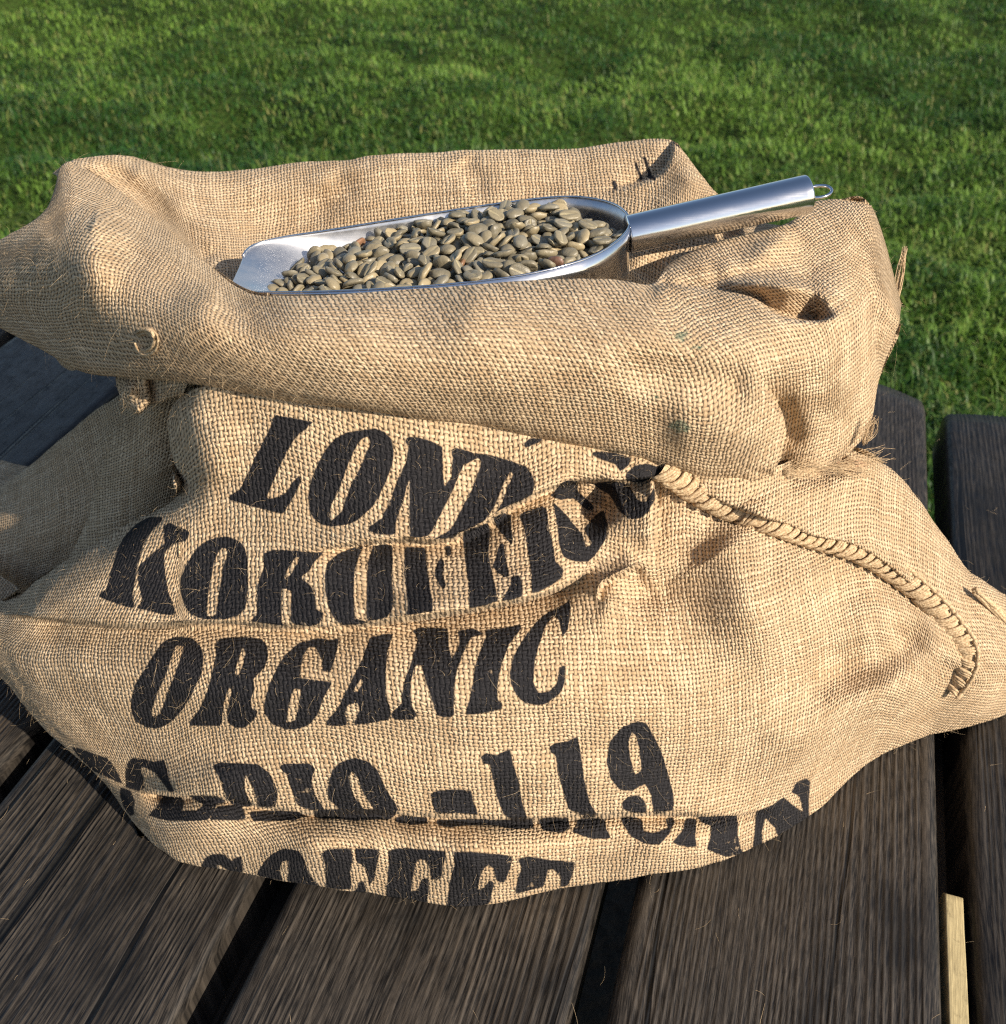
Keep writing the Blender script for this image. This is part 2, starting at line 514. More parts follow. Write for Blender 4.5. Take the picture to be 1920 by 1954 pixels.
# '+' inked outline (dark creases and fold hollows are painted in as ink too), '-' bare counter inside the glyph before it
GLYPHS = """
A+ 475,185 520,155 845,215 690,350 640,440 560,590 435,890 470,910 600,860 660,760 720,700 740,735 690,860 600,1030 560,1050 400,1010 95,925 95,880 190,820 260,670 420,340 475,220
A+ 1290,285 1420,275 1500,310 1560,380 1580,480 1565,600 1520,720 1440,900 1360,1010 1240,1110 1150,1150 1000,1165 920,1150 850,1090 810,1010 795,880 830,720 900,560 960,460 1050,360 1150,310
A- 1340,350 1365,400 1330,480 1290,590 1190,780 1130,940 1100,1030 1010,1110 995,1060 1010,960 1080,830 1150,640 1230,450 1290,370
B+ -25,80 -10,50 50,50 140,75 245,125 250,300 262,410 310,340 320,210 310,150 350,130 460,160 500,205 400,260 330,420 270,540 200,680 140,770 10,775 5,362 -40,520 -85,640 -95,690 -95,750 -150,765 -240,755 -300,725 -290,700 -200,640 -130,500 -91,380 -20,230 -5,130
B+ 460,165 600,180 750,225 860,270 905,330 915,400 900,480 780,550 660,590 560,660 470,720 380,760 330,795 200,805 195,785 300,720 370,590 440,460 500,330 530,225
B- 745,300 755,330 720,400 680,520 620,620 570,670 540,680 620,560 690,380
B+ 835,100 890,60 970,65 950,90 850,130
B+ 1325,180 1360,155 1500,165 1620,200 1600,260 1540,300 1500,250 1420,225
B+ 1575,330 1640,260 1720,245 1860,280 1820,330 1700,380 1590,380
B+ 1330,392 1480,378 1600,400 1660,500 1720,520 1770,440 1780,390 1790,500 1750,590 1680,640 1600,645 1520,590 1450,470
B+ 1080,420 1140,370 1230,380 1230,440 1350,560 1330,590 1270,570 1190,500 1100,510 1060,500 1030,480
B+ 1045,520 1100,580 1265,760 1290,850 1330,820 1270,720 1390,600 1420,590 1445,690 1430,790 1370,900 1300,960 1200,960 1120,930 1090,860 1075,700
B+ 805,620 840,600 960,560 1000,570 1020,700 1050,870 1060,960 1120,1020 1110,1080 1000,1150 890,1190 890,1060 870,930 840,720 815,660
B+ 400,760 580,690 590,760 580,900 610,1050 650,1250 440,1300 440,1170 410,960 395,830
B+ 625,650 700,610 745,620 745,720 760,800 740,835 700,770 660,740 630,690
B+ 660,820 695,830 705,920 730,1060 690,1070 610,990 640,900
B+ 740,1070 800,1060 820,1110 825,1210 670,1250 700,1190 740,1140
D+ 870,220 900,200 1050,210 1060,300 1080,480 1110,640 1110,760 900,800 880,770 890,680 870,500 865,350
D+ 1190,290 1220,350 1200,430 1230,520 1200,560 1140,470 1130,400 1160,320
D+ 1210,200 1270,190 1280,260 1240,285
D+ 200,350 280,270 400,215 520,195 480,280 445,400 435,560 440,720 450,820 350,860 280,830 220,730 190,560 185,430
D+ 600,190 700,170 765,190 770,300 760,500 770,650 740,770 680,830 560,840 540,800 540,640 545,480 555,320 590,230
D+ 350,860 450,815 510,830 560,840 500,862
C+ 520,110 545,130 470,210 400,310 360,430 340,500 320,640 305,720 320,830 180,800 45,745 50,715 100,680 140,520 180,370 240,260 340,160 440,115
C+ 545,190 600,155 640,180 720,205 755,235 720,300 640,315 590,350 545,400 560,560 580,700 640,870 560,880 420,850 340,830 375,760 350,640 345,500 400,450 460,390 550,320
C+ 900,290 990,265 1080,270 1160,310 1205,380 1225,500 1215,700 1190,830 1130,890 1030,920 880,920 760,880 700,800 670,690 670,590 720,480 800,360
C- 1020,355 1055,380 1010,520 980,700 950,880 885,885 880,820 905,660 940,480 980,380
C+ 1350,395 1420,370 1600,375 1800,385 1800,410 1740,470 1700,540 1640,590 1720,660 1750,740 1760,840 1820,870 1790,940 1700,970 1600,965 1550,930 1560,700 1490,680 1480,940 1530,975 1400,965 1220,935 1280,880 1290,660 1340,520
C- 1600,430 1625,440 1560,560 1510,600 1530,530
E+ 420,155 480,145 570,150 640,210 665,280 660,400 640,480 600,550 560,640 500,740 440,810 370,860 300,880 210,870 130,820 90,740 85,650 110,540 180,430 270,290 340,200
E- 450,220 510,230 470,350 420,480 360,640 320,770 260,785 255,740 290,620 370,430 420,290
E+ 755,220 790,160 870,145 1050,150 1140,170 1185,220 1190,300 1160,390 1070,490 1085,560 1060,640 1060,720 1110,740 1080,820 1000,880 930,885 860,840 850,790 800,870 560,870 560,830 620,760 690,600 760,330 765,260
E- 985,230 1005,280 960,430 930,470 920,430 950,330
E- 870,560 890,590 860,740 840,850 815,850 830,700
E+ 1590,150 1680,165 1765,150 1720,330 1690,430 1630,420 1620,330 1570,230 1510,230 1470,320 1450,480 1690,510 1690,550 1640,640 1600,760 1540,850 1450,890 1340,890 1230,850 1160,760 1165,660 1200,540 1260,400 1340,280 1440,190
E- 1400,570 1455,580 1440,700 1410,820 1345,830 1360,700
F+ 265,300 440,285 400,400 385,560 385,740 420,860 400,935 150,972 150,930 180,860 170,795 95,820 75,880 90,970 0,990 -79,974 -75,945 10,850 90,690 190,480
F- 190,620 210,640 170,710 135,710
F+ 585,260 640,240 850,245 860,380 885,460 940,360 930,260 1050,245 1130,285 1030,310 960,450 910,600 900,720 900,880 870,910 770,895 740,790 700,680 650,520 610,520 570,650 580,820 620,880 590,920 450,935 420,900 430,870 500,800 520,640 580,480 620,330
F+ 1130,250 1250,240 1400,215 1405,250 1320,360 1260,510 1230,650 1230,770 1260,800 1260,850 1100,880 990,890 1000,820 1030,700 1050,560 1090,420 1140,300
F+ 1740,60 1785,20 1780,130 1760,240 1720,300 1690,180 1660,150 1600,210 1550,340 1510,480 1500,640 1540,720 1620,710 1680,640 1690,530 1740,520 1740,640 1700,730 1610,800 1530,820 1430,800 1370,740 1330,660 1320,560 1350,440 1430,310 1530,180 1620,110
G+ 40,130 200,170 400,250 480,360 560,520 500,500 380,430 280,390 180,310
G+ 540,560 640,590 690,700 690,830 640,860 560,760 530,660
G+ 660,255 780,255 880,285 1000,275 1030,370 1060,480 1100,600 1050,610 980,520 900,410 770,340 760,400 800,560 720,600 590,560 585,420 610,320
G+ 980,640 1180,660 1210,720 1180,800 1330,790 1400,740 1240,640 1560,630 1640,720 1550,730 1520,800 1450,900 1250,910 1050,905 840,850 880,800 940,740
G+ 1550,750 1800,740 1850,880 1750,905 1480,890 1500,830
H+ 35,205 90,170 320,175 430,180 540,250 600,370 620,440 600,560 450,570 430,490 330,280 320,420 400,560 280,570 190,540 120,370 80,270
H+ 635,210 680,175 900,170 960,220 930,320 960,460 1040,600 930,600 800,540 740,400 700,270
H+ 1110,240 1200,160 1320,125 1440,160 1530,250 1580,380 1640,480 1720,610 1500,610 1400,470 1350,320 1300,250 1265,300 1310,470 1400,610 1170,600 1080,500 1075,380
H+ 80,560 300,570 310,690 0,690 40,610
H+ 370,610 800,600 850,650 780,700 400,700
H+ 950,600 1700,610 1620,690 1000,690
H+ 1670,680 1760,650 1904,680 1904,720 1720,710
I+ 145,560 180,540 310,525 420,530 435,600 470,690 330,680 190,685 160,630
I+ 0,700 120,710 130,745 0,750
I+ 190,720 620,715 830,720 840,780 720,790 590,760 400,760 280,780 200,760
I+ 485,290 520,265 590,280 680,240 700,330 740,460 770,620 800,720 700,720 640,690 590,560 560,420 545,345 500,345
I+ 945,230 980,200 1070,190 1135,160 1155,260 1180,440 1220,610 1270,690 1180,700 1080,660 1040,540 1000,400 990,290 955,270
I+ 1430,85 1540,50 1600,70 1650,160 1700,260 1750,420 1785,570 1780,660 1650,680 1630,560 1590,480 1500,525 1410,510 1350,430 1325,320 1345,190
I- 1500,125 1530,160 1550,260 1560,380 1520,410 1490,320 1475,190
I+ 1435,610 1470,565 1540,550 1590,600 1600,670 1500,670 1445,650
J+ 150,330 330,320 340,390 290,415 180,400
J+ 390,320 540,310 560,390 590,440 480,445 350,410 380,370
J+ 640,310 700,300 775,330 790,400 850,410 930,380 920,330 960,310 975,350 940,420 880,480 800,475 710,430 660,370
J+ 1040,320 1110,330 1100,430 1110,490 1060,500 960,470 1000,420 1030,380
J+ 1110,310 1350,295 1360,420 1380,510 1400,540 1290,555 1170,510 1185,440 1190,370 1140,350
J+ 1470,290 1560,250 1640,200 1690,240 1760,290 1740,200 1690,170 1720,110 1780,85 1805,110 1800,220 1790,330 1700,400 1610,460 1590,390 1530,330 1510,420 1510,520 1400,545 1450,500 1465,400
K+ 110,290 160,220 230,190 320,190 390,240 480,200 500,340 400,350 290,290 260,290 270,340 160,340
K+ 620,370 680,260 760,190 860,150 1000,165 1050,250 1090,360 1200,500 900,440 910,340 900,260 850,260 830,350 860,430 700,400
K+ 1205,190 1270,150 1480,145 1490,240 1470,340 1480,500 1250,500 1240,300
K+ 1510,145 1730,135 1720,240 1690,400 1640,460 1600,300 1520,240
K+ 1550,425 1600,420 1620,580 1480,540 1530,490
L+ 185,145 340,125 690,150 660,280 650,380 560,400 540,300 510,230 440,225 400,380 390,490 440,480 480,390 530,380 540,460 520,600 380,600 170,540 180,380 190,230
L+ 760,155 880,160 1040,165 1250,190 1240,280 1190,420 1120,400 1090,290 1040,265 990,320 960,490 1010,470 1060,390 1100,420 1070,590 900,690 700,660 700,540 720,400 760,260
L+ 1300,215 1390,195 1560,220 1800,250 1790,340 1740,450 1680,470 1670,380 1620,320 1570,320 1530,470 1290,530 1300,430 1330,280
"""


def poly_sd(px, py, poly):
    """signed distance in pixels, + inside"""
    x0, y0 = poly.min(0) - 12
    x1, y1 = poly.max(0) + 12
    sel = (px > x0) & (px < x1) & (py > y0) & (py < y1)
    qx, qy = px[sel], py[sel]
    best = np.full(qx.shape, 1e9)
    ins = np.zeros(qx.shape, bool)
    n = len(poly)
    for k in range(n):
        a, b = poly[k], poly[(k + 1) % n]
        d = b - a
        t = np.clip(((qx - a[0]) * d[0] + (qy - a[1]) * d[1]) / max((d * d).sum(), 1e-9), 0, 1)
        best = np.minimum(best, np.hypot(qx - a[0] - t * d[0], qy - a[1] - t * d[1]))
        if a[1] != b[1]:
            c = (a[1] > qy) != (b[1] > qy)
            ins ^= c & (qx < (b[0] - a[0]) * (qy - a[1]) / (b[1] - a[1]) + a[0])
    return sel, np.where(ins, best, -best)


def print_field(px, py):
    sd = np.full(px.shape, -12.0)
    for line in GLYPHS.strip().splitlines():
        head, *pts = line.split()
        ox, oy, s = FR[head[0]]
        p = np.array([[float(c) for c in q.split(",")] for q in pts])
        p = p / s + (ox, oy)
        k = len(p)                                   # round the corners a little
        ring = np.concatenate([p[-2:], p, p[:2]])
        p = crom(ring, s=np.arange(2, k + 2, .5))
        lin = np.empty_like(p)
        lin[0::2] = ring[2:-2]
        lin[1::2] = (ring[2:-2] + ring[3:-1]) / 2
        p = .35 * p + .65 * lin
        sel, d = poly_sd(px, py, p)
        sd[sel] = np.maximum(sd[sel], d) if head[1] == '+' else np.minimum(sd[sel], -d)
    return np.clip(sd, -12, 12)


def blobs(px, py, lst):
    r = np.zeros(px.shape)
    for x, y, a, b, s in lst:
        r = np.maximum(r, s * np.exp(-((px - x) / a) ** 2 - ((py - y) / b) ** 2))
    return r


# ------------------------------------------------------------------ cloth sheets of the sack
SHEETS = {}


def sheet(name, curves, depth, shape=None, step_px=2.0, before=(), after=(), parent=None, ink=False, marks=None, uv0=(0, 0), crumple=1.0, flip=False, key=None):
    """A cloth sheet spanned between outline curves (lists of photo points, bottom first), at the depth depth() with folds
    added by shape(); before / after continue it round its lower / upper edge by (dx, dy, dz) world offsets."""
    cur = [np.asarray(c, float) for c in curves]
    nu = int(np.mean([np.linalg.norm(np.diff(c, axis=0), axis=1).sum() for c in cur]) / step_px)
    mean = np.mean(cur, axis=0)
    su = arc_params(mean, nu)
    cur = np.stack([crom(c, s=su) for c in cur])                     # (m, nu, 2)
    hgt = np.linalg.norm(np.diff(cur, axis=0), axis=2).sum(0).mean()
    nv = max(8, int(hgt / step_px))
    if len(cur) > 2:
        acc = np.concatenate([[0], np.cumsum(np.linalg.norm(np.diff(cur, axis=0), axis=2).mean(1))])
        sv = np.interp(np.linspace(0, acc[-1], nv), acc, np.arange(len(cur)))
        G = crom(cur, s=sv)
    else:
        t = np.linspace(0, 1, nv)[:, None, None]
        G = cur[0] * (1 - t) + cur[1] * t
    px, py = G[..., 0], G[..., 1]
    Y0 = depth(px, py)
    Y = shape(px, py, Y0.copy()) if shape else Y0
    base = at(px, py, Y0)
    P = at(px, py, Y)
    # soft creasing everywhere
    nrm = np.cross(np.gradient(P, axis=1), np.gradient(P, axis=0))
    nrm /= np.linalg.norm(nrm, axis=2)[..., None] + 1e-12
    if crumple:
        P = P + nrm * (crumple * (.0011 * noise3(P, 34)[..., None] + .0005 * noise3(P, 90)[..., None]))
    uu = np.linspace(-1, 1, nu)
    ends = np.clip((np.abs(uu) - .72) / .28, 0, 1) ** 2 * np.sign(uu)

    def cont(row, o):
        q = row + np.array(o[:3])
        if len(o) > 3:                                  # tuck the two ends in behind the cloth
            q[:, 0] -= ends * o[3]
            q[:, 2] -= o[2] * (o[4] if len(o) > 4 else 0) * np.abs(ends)
        return q
    rows_b = [cont(P[0], o) for o in before][::-1]
    rows_a = [cont(P[-1], o) for o in after]
    full = np.concatenate([np.array(rows_b).reshape(-1, nu, 3), P, np.array(rows_a).reshape(-1, nu, 3)])
    full[..., 2] = np.maximum(full[..., 2], .0012)
    nb = len(rows_b)
    # cloth coordinates in metres, from lengths along the sheet
    ref = np.concatenate([np.array(rows_b).reshape(-1, nu, 3), base, np.array(rows_a).reshape(-1, nu, 3)])
    du = np.linalg.norm(np.diff(ref, axis=1), axis=2)
    # woven cloth crowds and shears instead of stretching: limit how far the yarns spread on steep places
    qx, qy = proj(ref)
    dep = ref[..., 1] * CP - (ref[..., 2] - CAM_H) * SP
    lim_u = 1.45 * np.hypot(np.diff(qx, axis=1), np.diff(qy, axis=1)) * dep[:, 1:] / F_PX
    du = np.where(np.arange(len(ref))[:, None] < 0, du, np.minimum(du, np.maximum(lim_u, 1e-5)))
    U = np.concatenate([np.zeros((len(ref), 1)), np.cumsum(du, 1)], 1)
    c = nu // 2
    U = U - U[:, c:c + 1]
    dv = np.linalg.norm(np.diff(full, axis=0), axis=2)
    fx, fy = proj(full)
    lim_v = 1.45 * np.hypot(np.diff(fx, axis=0), np.diff(fy, axis=0)) * dep[1:] / F_PX
    inside = np.zeros(len(dv), bool)
    inside[nb:nb + nv - 1] = True
    dv = np.where(inside[:, None], np.minimum(dv, lim_v), dv)
    ker = np.ones(61) / 61                                             # keep the weave square through small folds
    dvs = np.stack([np.convolve(np.pad(r, 30, mode='edge'), ker, 'valid') for r in dv])
    Vc = np.concatenate([np.zeros((1, nu)), np.cumsum(dvs, 0)], 0)
    Vc = Vc - Vc[len(ref) // 2][None]
    nr = len(full)
    me = fast_mesh(name, full.reshape(-1, 3), quads=grid_quads(nr, nu, flip=flip))
    a = me.attributes.new("cloth", 'FLOAT_VECTOR', 'POINT')
    a.data.foreach_set("vector", np.stack([U + uv0[0], Vc + uv0[1], np.zeros_like(U)], -1).astype(np.float32).ravel())
    mk = np.zeros((nr, nu, 3), np.float32)
    mk[..., 0] = -12
    if ink:
        mk[nb:nb + nv, :, 0] = print_field(px, py)
    if marks:
        g = marks(px, py)
        for ch, arr in g.items():
            mk[nb:nb + nv, :, ch] = arr
    a = me.attributes.new("mark", 'FLOAT_VECTOR', 'POINT')
    a.data.foreach_set("vector", mk.ravel())
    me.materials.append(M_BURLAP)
    o = link(bpy.data.objects.new(name, me), parent)
    nrm = np.cross(np.gradient(P, axis=1), np.gradient(P, axis=0))
    nrm /= np.linalg.norm(nrm, axis=2)[..., None] + 1e-12
    view = np.array([0, 0, CAM_H]) - P
    s = np.sign((nrm * view).sum(-1))[..., None]
    SHEETS[key or name] = dict(P=P, N=nrm * s, px=px, py=py, obj=o)
    return o


def surf_point(name, x, y):
    """world point and normal of a sheet at a photo pixel"""
    S = SHEETS[name]
    k = np.argmin((S["px"] - x) ** 2 + (S["py"] - y) ** 2)
    return S["P"].reshape(-1, 3)[k].copy(), S["N"].reshape(-1, 3)[k].copy()


sack = empty("burlap_sack", (0.0, 0.42, 0.0))
tag(sack, "open burlap sack with rolled-down rim and black stencilled lettering, slumped on the dark table", "sack")
sack_inv = Matrix.Translation(-sack.location)


def to_sack(o):
    o.parent = sack
    o.matrix_parent_inverse = sack_inv
    return o


# ---- front of the body
FRONT_BOTTOM = [(-170, 1150), (0, 1292), (84, 1389), (181, 1477), (246, 1560), (302, 1641), (462, 1671), (714, 1712), (885, 1738), (1116, 1696), (1405, 1641), (1546, 1568), (1655, 1465), (1700, 1436), (1745, 1421), (1789, 1411), (1850, 1395), (1920, 1372), (2060, 1300)]
FRONT_TOP = [(-170, 1135), (-80, 1150), (0, 1146), (120, 1072), (239, 1005), (345, 930), (322, 795), (420, 735), (800, 782), (1056, 825), (1260, 878), (1412, 900), (1624, 857), (1692, 888), (1748, 944), (1805, 1027), (1845, 1085), (1890, 1115), (2060, 1230)]
front_depth = tps([
    (302, 1641, .295), (462, 1670, .285), (714, 1712, .273), (905, 1738, .266), (1116, 1696, .278), (1405, 1641, .293), (1546, 1568, .318),
    (1655, 1465, .353), (1789, 1411, .374), (1920, 1372, .389), (2060, 1300, .42), (252, 1569, .303), (181, 1477, .312), (84, 1389, .325), (0, 1292, .340), (-170, 1145, .395),
    (905, 1640, .259), (600, 1620, .265), (350, 1590, .281), (1250, 1610, .276), (1420, 1590, .297),
    (905, 1555, .266), (600, 1550, .271), (330, 1515, .287), (1250, 1550, .281), (1450, 1530, .302),
    (905, 1400, .268), (600, 1400, .273), (300, 1400, .292), (1250, 1400, .281), (1500, 1400, .305), (1700, 1360, .345), (1850, 1330, .37),
    (905, 1250, .281), (600, 1250, .284), (250, 1250, .299), (60, 1250, .322), (1250, 1250, .297), (1550, 1250, .322), (1750, 1250, .348), (1920, 1250, .390),
    (905, 1100, .297), (600, 1100, .298), (250, 1100, .318), (80, 1140, .334), (1250, 1100, .320), (1500, 1100, .343), (1750, 1130, .378), (2060, 1230, .43),
    (905, 950, .318), (600, 950, .319), (420, 950, .331), (1250, 980, .336), (1450, 980, .355), (1650, 960, .388),
    (905, 810, .338), (600, 775, .338), (400, 745, .350), (1250, 880, .346), (1450, 920, .358), (1620, 870, .392)])
SEAM = [(1262, 897), (1295, 913), (1351, 948), (1427, 978), (1503, 1004), (1559, 1027), (1635, 1046), (1684, 1072), (1730, 1110), (1786, 1163), (1824, 1201), (1845, 1240), (1839, 1280), (1818, 1312), (1795, 1335)]


def front_shape(px, py, Y):
    # the cloth turns away along its left edge, the right silhouette and where it meets the table
    Y = rolloff(px, py, Y, [(-170, 1160), (0, 1148), (73, 1104), (143, 1060), (239, 1005), (345, 938), (331, 884), (318, 795), (340, 745)], 70, .035)
    Y = rolloff(px, py, Y, [(1624, 857), (1692, 888), (1748, 944), (1805, 1027), (1845, 1085), (1890, 1115), (2060, 1230)], 55, .02)
    Y = rolloff(px, py, Y, FRONT_BOTTOM[5:], 34, .009)
    Y = rolloff(px, py, Y, FRONT_BOTTOM[:6], 50, .02)
    # big soft forms
    Y = fold(px, py, Y, [(30, 1250), (300, 1300), (600, 1330), (1000, 1330), (1300, 1300)], -.006, 75)
    Y = fold(px, py, Y, [(250, 1500), (600, 1480), (1000, 1480), (1300, 1490)], -.006, 45)
    Y = fold(px, py, Y, [(300, 1600), (600, 1625), (900, 1640), (1200, 1610)], -.005, 40)
    # lower roll: the upper cloth laps over it
    Y = step(px, py, Y, [(1500, 1538), (1437, 1552), (1341, 1556), (1213, 1554), (1116, 1558), (1020, 1566), (911, 1561), (783, 1556), (700, 1552), (600, 1553), (500, 1538), (420, 1522), (340, 1516), (262, 1512)][::-1], .007, .014, 55, 26, .05, .12)
    # roll carrying the second printed line, lapped over the third
    Y = step(px, py, Y, [(-20, 1172), (110, 1184), (257, 1195), (441, 1191), (551, 1198), (710, 1190), (820, 1177), (931, 1159), (1041, 1132), (1110, 1098), (1150, 1062)], .007, .014, 60, 55, .1, .1)
    Y = step(px, py, Y, [(700, 1192), (820, 1177), (931, 1159), (1041, 1132), (1110, 1098)], .006, .010, 60, 50, .3, .25)
    # first line lapped over the second, gaping to the right
    Y = step(px, py, Y, [(560, 1058), (655, 1041), (747, 1033), (835, 1035), (887, 1022), (931, 1000), (968, 974), (1023, 945), (1060, 930), (1115, 919), (1188, 919), (1260, 908)], .006, .016, 50, 42, .25, .05)
    Y = fold(px, py, Y, [(1060, 945), (1120, 960), (1180, 940)], .018, 34, .3, .3)
    Y = fold(px, py, Y, [(1080, 990), (1120, 1000), (1130, 960)], .010, 30, .3, .3)
    # right end of the roll: a bulging nose, then a dark hollow beside it
    Y = step(px, py, Y, [(1238, 1075), (1250, 1020), (1250, 960), (1248, 905)], .010, .012, 55, 70, .35, .1, 4)
    Y = step(px, py, Y, [(1140, 1150), (1150, 1115), (1185, 1098), (1232, 1075)], .007, .012, 30, 40, .3, .2)
    Y = fold(px, py, Y, [(1190, 1158), (1222, 1142), (1320, 1100)], .008, 38, .25, .6)
    Y = fold(px, py, Y, [(1250, 1064), (1195, 1094), (1162, 1122), (1163, 1155), (1130, 1220)], -.006, 22, .25, .5)
    # rope seam: the upper right panel laps over the front one
    Y = fold(px, py, Y, [(1440, 940), (1560, 975), (1680, 1020), (1770, 1100)], -.003, 45, .4, .4)
    Y = step(px, py, Y, SEAM[:-4], .005, .014, 60, 70, .3, .3)
    Y = fold(px, py, Y, [(1840, 1270), (1800, 1330), (1740, 1390), (1690, 1420)], .008, 35, .1, .5)
    # broad folds running down to the right
    Y = fold(px, py, Y, [(1370, 985), (1420, 1060), (1440, 1180), (1410, 1300)], -.018, 95, .2, .5)
    Y = fold(px, py, Y, [(1290, 990), (1300, 1080), (1310, 1180), (1320, 1320)], .007, 85, .4, .6)
    Y = fold(px, py, Y, [(1560, 1080), (1590, 1150), (1560, 1250), (1520, 1330)], .009, 60, .3, .4)
    Y = fold(px, py, Y, [(1790, 1190), (1680, 1255), (1560, 1300), (1480, 1390)], .014, 46, .2, .5)
    Y = fold(px, py, Y, [(1780, 1260), (1680, 1330), (1560, 1400), (1420, 1470)], -.009, 50, .25, .4)
    Y = fold(px, py, Y, [(1630, 870), (1570, 895), (1490, 900)], .012, 24, .2, .2)
    # left: dents of the slumped side
    Y = fold(px, py, Y, [(423, 790), (410, 860), (420, 930)], -.004, 40, .2, .2)
    Y = fold(px, py, Y, [(60, 1195), (200, 1230), (330, 1290)], .004, 40, .2, .5)
    Y = fold(px, py, Y, [(205, 1470), (270, 1500), (340, 1515)], .006, 24, .3, .3)
    return Y


def front_marks(px, py):
    return {2: blobs(px, py, [(1625, 885, 42, 12, 1.0), (1580, 900, 40, 9, .6)])}


to_sack(sheet("sack_body", [FRONT_BOTTOM, FRONT_TOP], front_depth, front_shape, 2.0,
              before=[(0, .02, -.006), (0, .06, -.008)], after=[(0, .012, -.013, .004), (0, .035, -.05, .02), (0, .06, -.10, .05), (0, .075, -.18, .07)], ink=True, marks=front_marks))

# ---- shaded folds at the left, gathered under the rim
to_sack(sheet("side_fold", [[(110, 1120), (160, 1120), (230, 1090), (330, 1000), (420, 960)], [(172, 960), (215, 950), (262, 935), (320, 900), (400, 870)], [(236, 770), (262, 760), (290, 752), (330, 748), (400, 745)]],
              tps([(140, 1100, .415), (230, 1060, .405), (330, 980, .405), (172, 960, .432), (236, 780, .430), (290, 760, .408), (330, 760, .41), (300, 900, .402), (400, 870, .42), (230, 900, .418), (262, 820, .416), (400, 750, .42)]),
              lambda px, py, Y: rolloff(px, py, Y, [(234, 765), (200, 870), (165, 985), (105, 1130)], 60, .03), 2.5, key="side_fold_a", after=[(0, .02, .01)], before=[(0, .02, -.03), (0, .03, -.08)]))
to_sack(sheet("side_fold", [[(-190, 1190), (-60, 1190), (60, 1150), (150, 1110), (240, 1060)], [(-150, 1060), (-20, 1040), (80, 1010), (170, 970), (260, 930)], [(-120, 990), (0, 930), (80, 870), (160, 800), (236, 748)]],
              tps([(-190, 1190, .53), (0, 1150, .475), (150, 1090, .445), (-20, 1040, .495), (80, 1000, .468), (170, 970, .452), (-120, 990, .57), (0, 930, .54), (80, 870, .525), (160, 800, .505), (236, 755, .475), (260, 930, .445), (240, 1060, .44)]),
              lambda px, py, Y: rolloff(px, py, Y, [(-130, 1000), (0, 930), (80, 870), (160, 800), (240, 745)], 70, .03), 2.5, key="side_fold_b", after=[(0, .015, -.016), (.01, .04, -.05), (.03, .06, -.14)], before=[(0, .02, -.04), (0, .04, -.09)]))
to_sack(sheet("gathered_fold", [[(236, 775), (262, 790), (285, 772), (312, 764), (350, 752)], [(222, 735), (250, 745), (284, 742), (318, 735), (360, 730)], [(222, 700), (250, 700), (282, 700), (318, 700), (370, 712)]],
              tps([(240, 780, .388), (262, 790, .382), (282, 772, .384), (312, 764, .372), (350, 752, .362), (222, 735, .392), (250, 745, .378), (284, 742, .388), (318, 735, .372), (360, 730, .358), (222, 700, .40), (282, 700, .385), (370, 712, .36)]),
              lambda px, py, Y: rolloff(px, py, step(px, py, Y, [(262, 792), (284, 765), (283, 738), (276, 705)], .006, .008, 16, 14, .1, .1), [(350, 752), (312, 764), (285, 772), (262, 791), (236, 776)], 12, .005), 2.0,
              after=[(0, .01, .005)], before=[(0, .008, 0), (0, .03, .01)]))

# ---- rolled rim, front and both ends
RIM_LOW = [(-210, 560), (-90, 592), (0, 626), (110, 685), (173, 714), (280, 722), (390, 736), (551, 769), (700, 784), (931, 821), (1170, 867), (1325, 911), (1412, 920), (1479, 906), (1534, 897), (1600, 884), (1640, 845), (1664, 800), (1680, 720), (1716, 640)]
RIM_TOP = [(-210, 545), (-90, 520), (0, 460), (86, 400), (118, 316), (160, 318), (257, 387), (404, 508), (520, 562), (770, 552), (1000, 535), (1160, 533), (1243, 541), (1284, 498), (1380, 457), (1504, 425), (1545, 388), (1600, 380), (1662, 392), (1722, 580)]
rim_depth = tps([
    (551, 769, .335), (900, 815, .335), (1250, 893, .342), (1412, 920, .353), (1479, 906, .361), (1600, 880, .388), (1660, 790, .410), (1700, 660, .43),
    (300, 640, .345), (551, 660, .323), (900, 690, .320), (1250, 740, .327), (1400, 800, .334), (1550, 760, .368),
    (551, 590, .345), (900, 585, .342), (1250, 600, .350), (1400, 620, .355), (520, 562, .368), (850, 549, .368), (1100, 532, .375), (1243, 541, .385), (700, 556, .367), (700, 590, .3445), (980, 540, .3705), (1000, 590, .3455), (440, 600, .344), (330, 560, .3635), (1170, 570, .360),
    (180, 420, .425), (121, 313, .54), (0, 460, .475), (70, 600, .428), (0, 626, .462), (110, 685, .412), (173, 714, .388), (280, 722, .362), (390, 736, .346), (-210, 550, .60), (-90, 560, .52), (0, 545, .455), (130, 560, .395),
    (206, 350, .525), (257, 387, .50), (312, 424, .48), (349, 453, .465), (404, 505, .432), (440, 545, .395), (250, 450, .432), (310, 500, .40), (400, 560, .36), (220, 560, .372),
    (1284, 498, .43), (1335, 473, .445), (1412, 447, .46), (1504, 425, .48), (1600, 381, .505), (1655, 392, .50), (1706, 506, .468), (1721, 580, .455),
    (1430, 498, .432), (1486, 460, .452), (1600, 480, .458), (1560, 510, .44), (1650, 560, .44), (1500, 545, .405), (1590, 590, .395), (1640, 690, .405)])


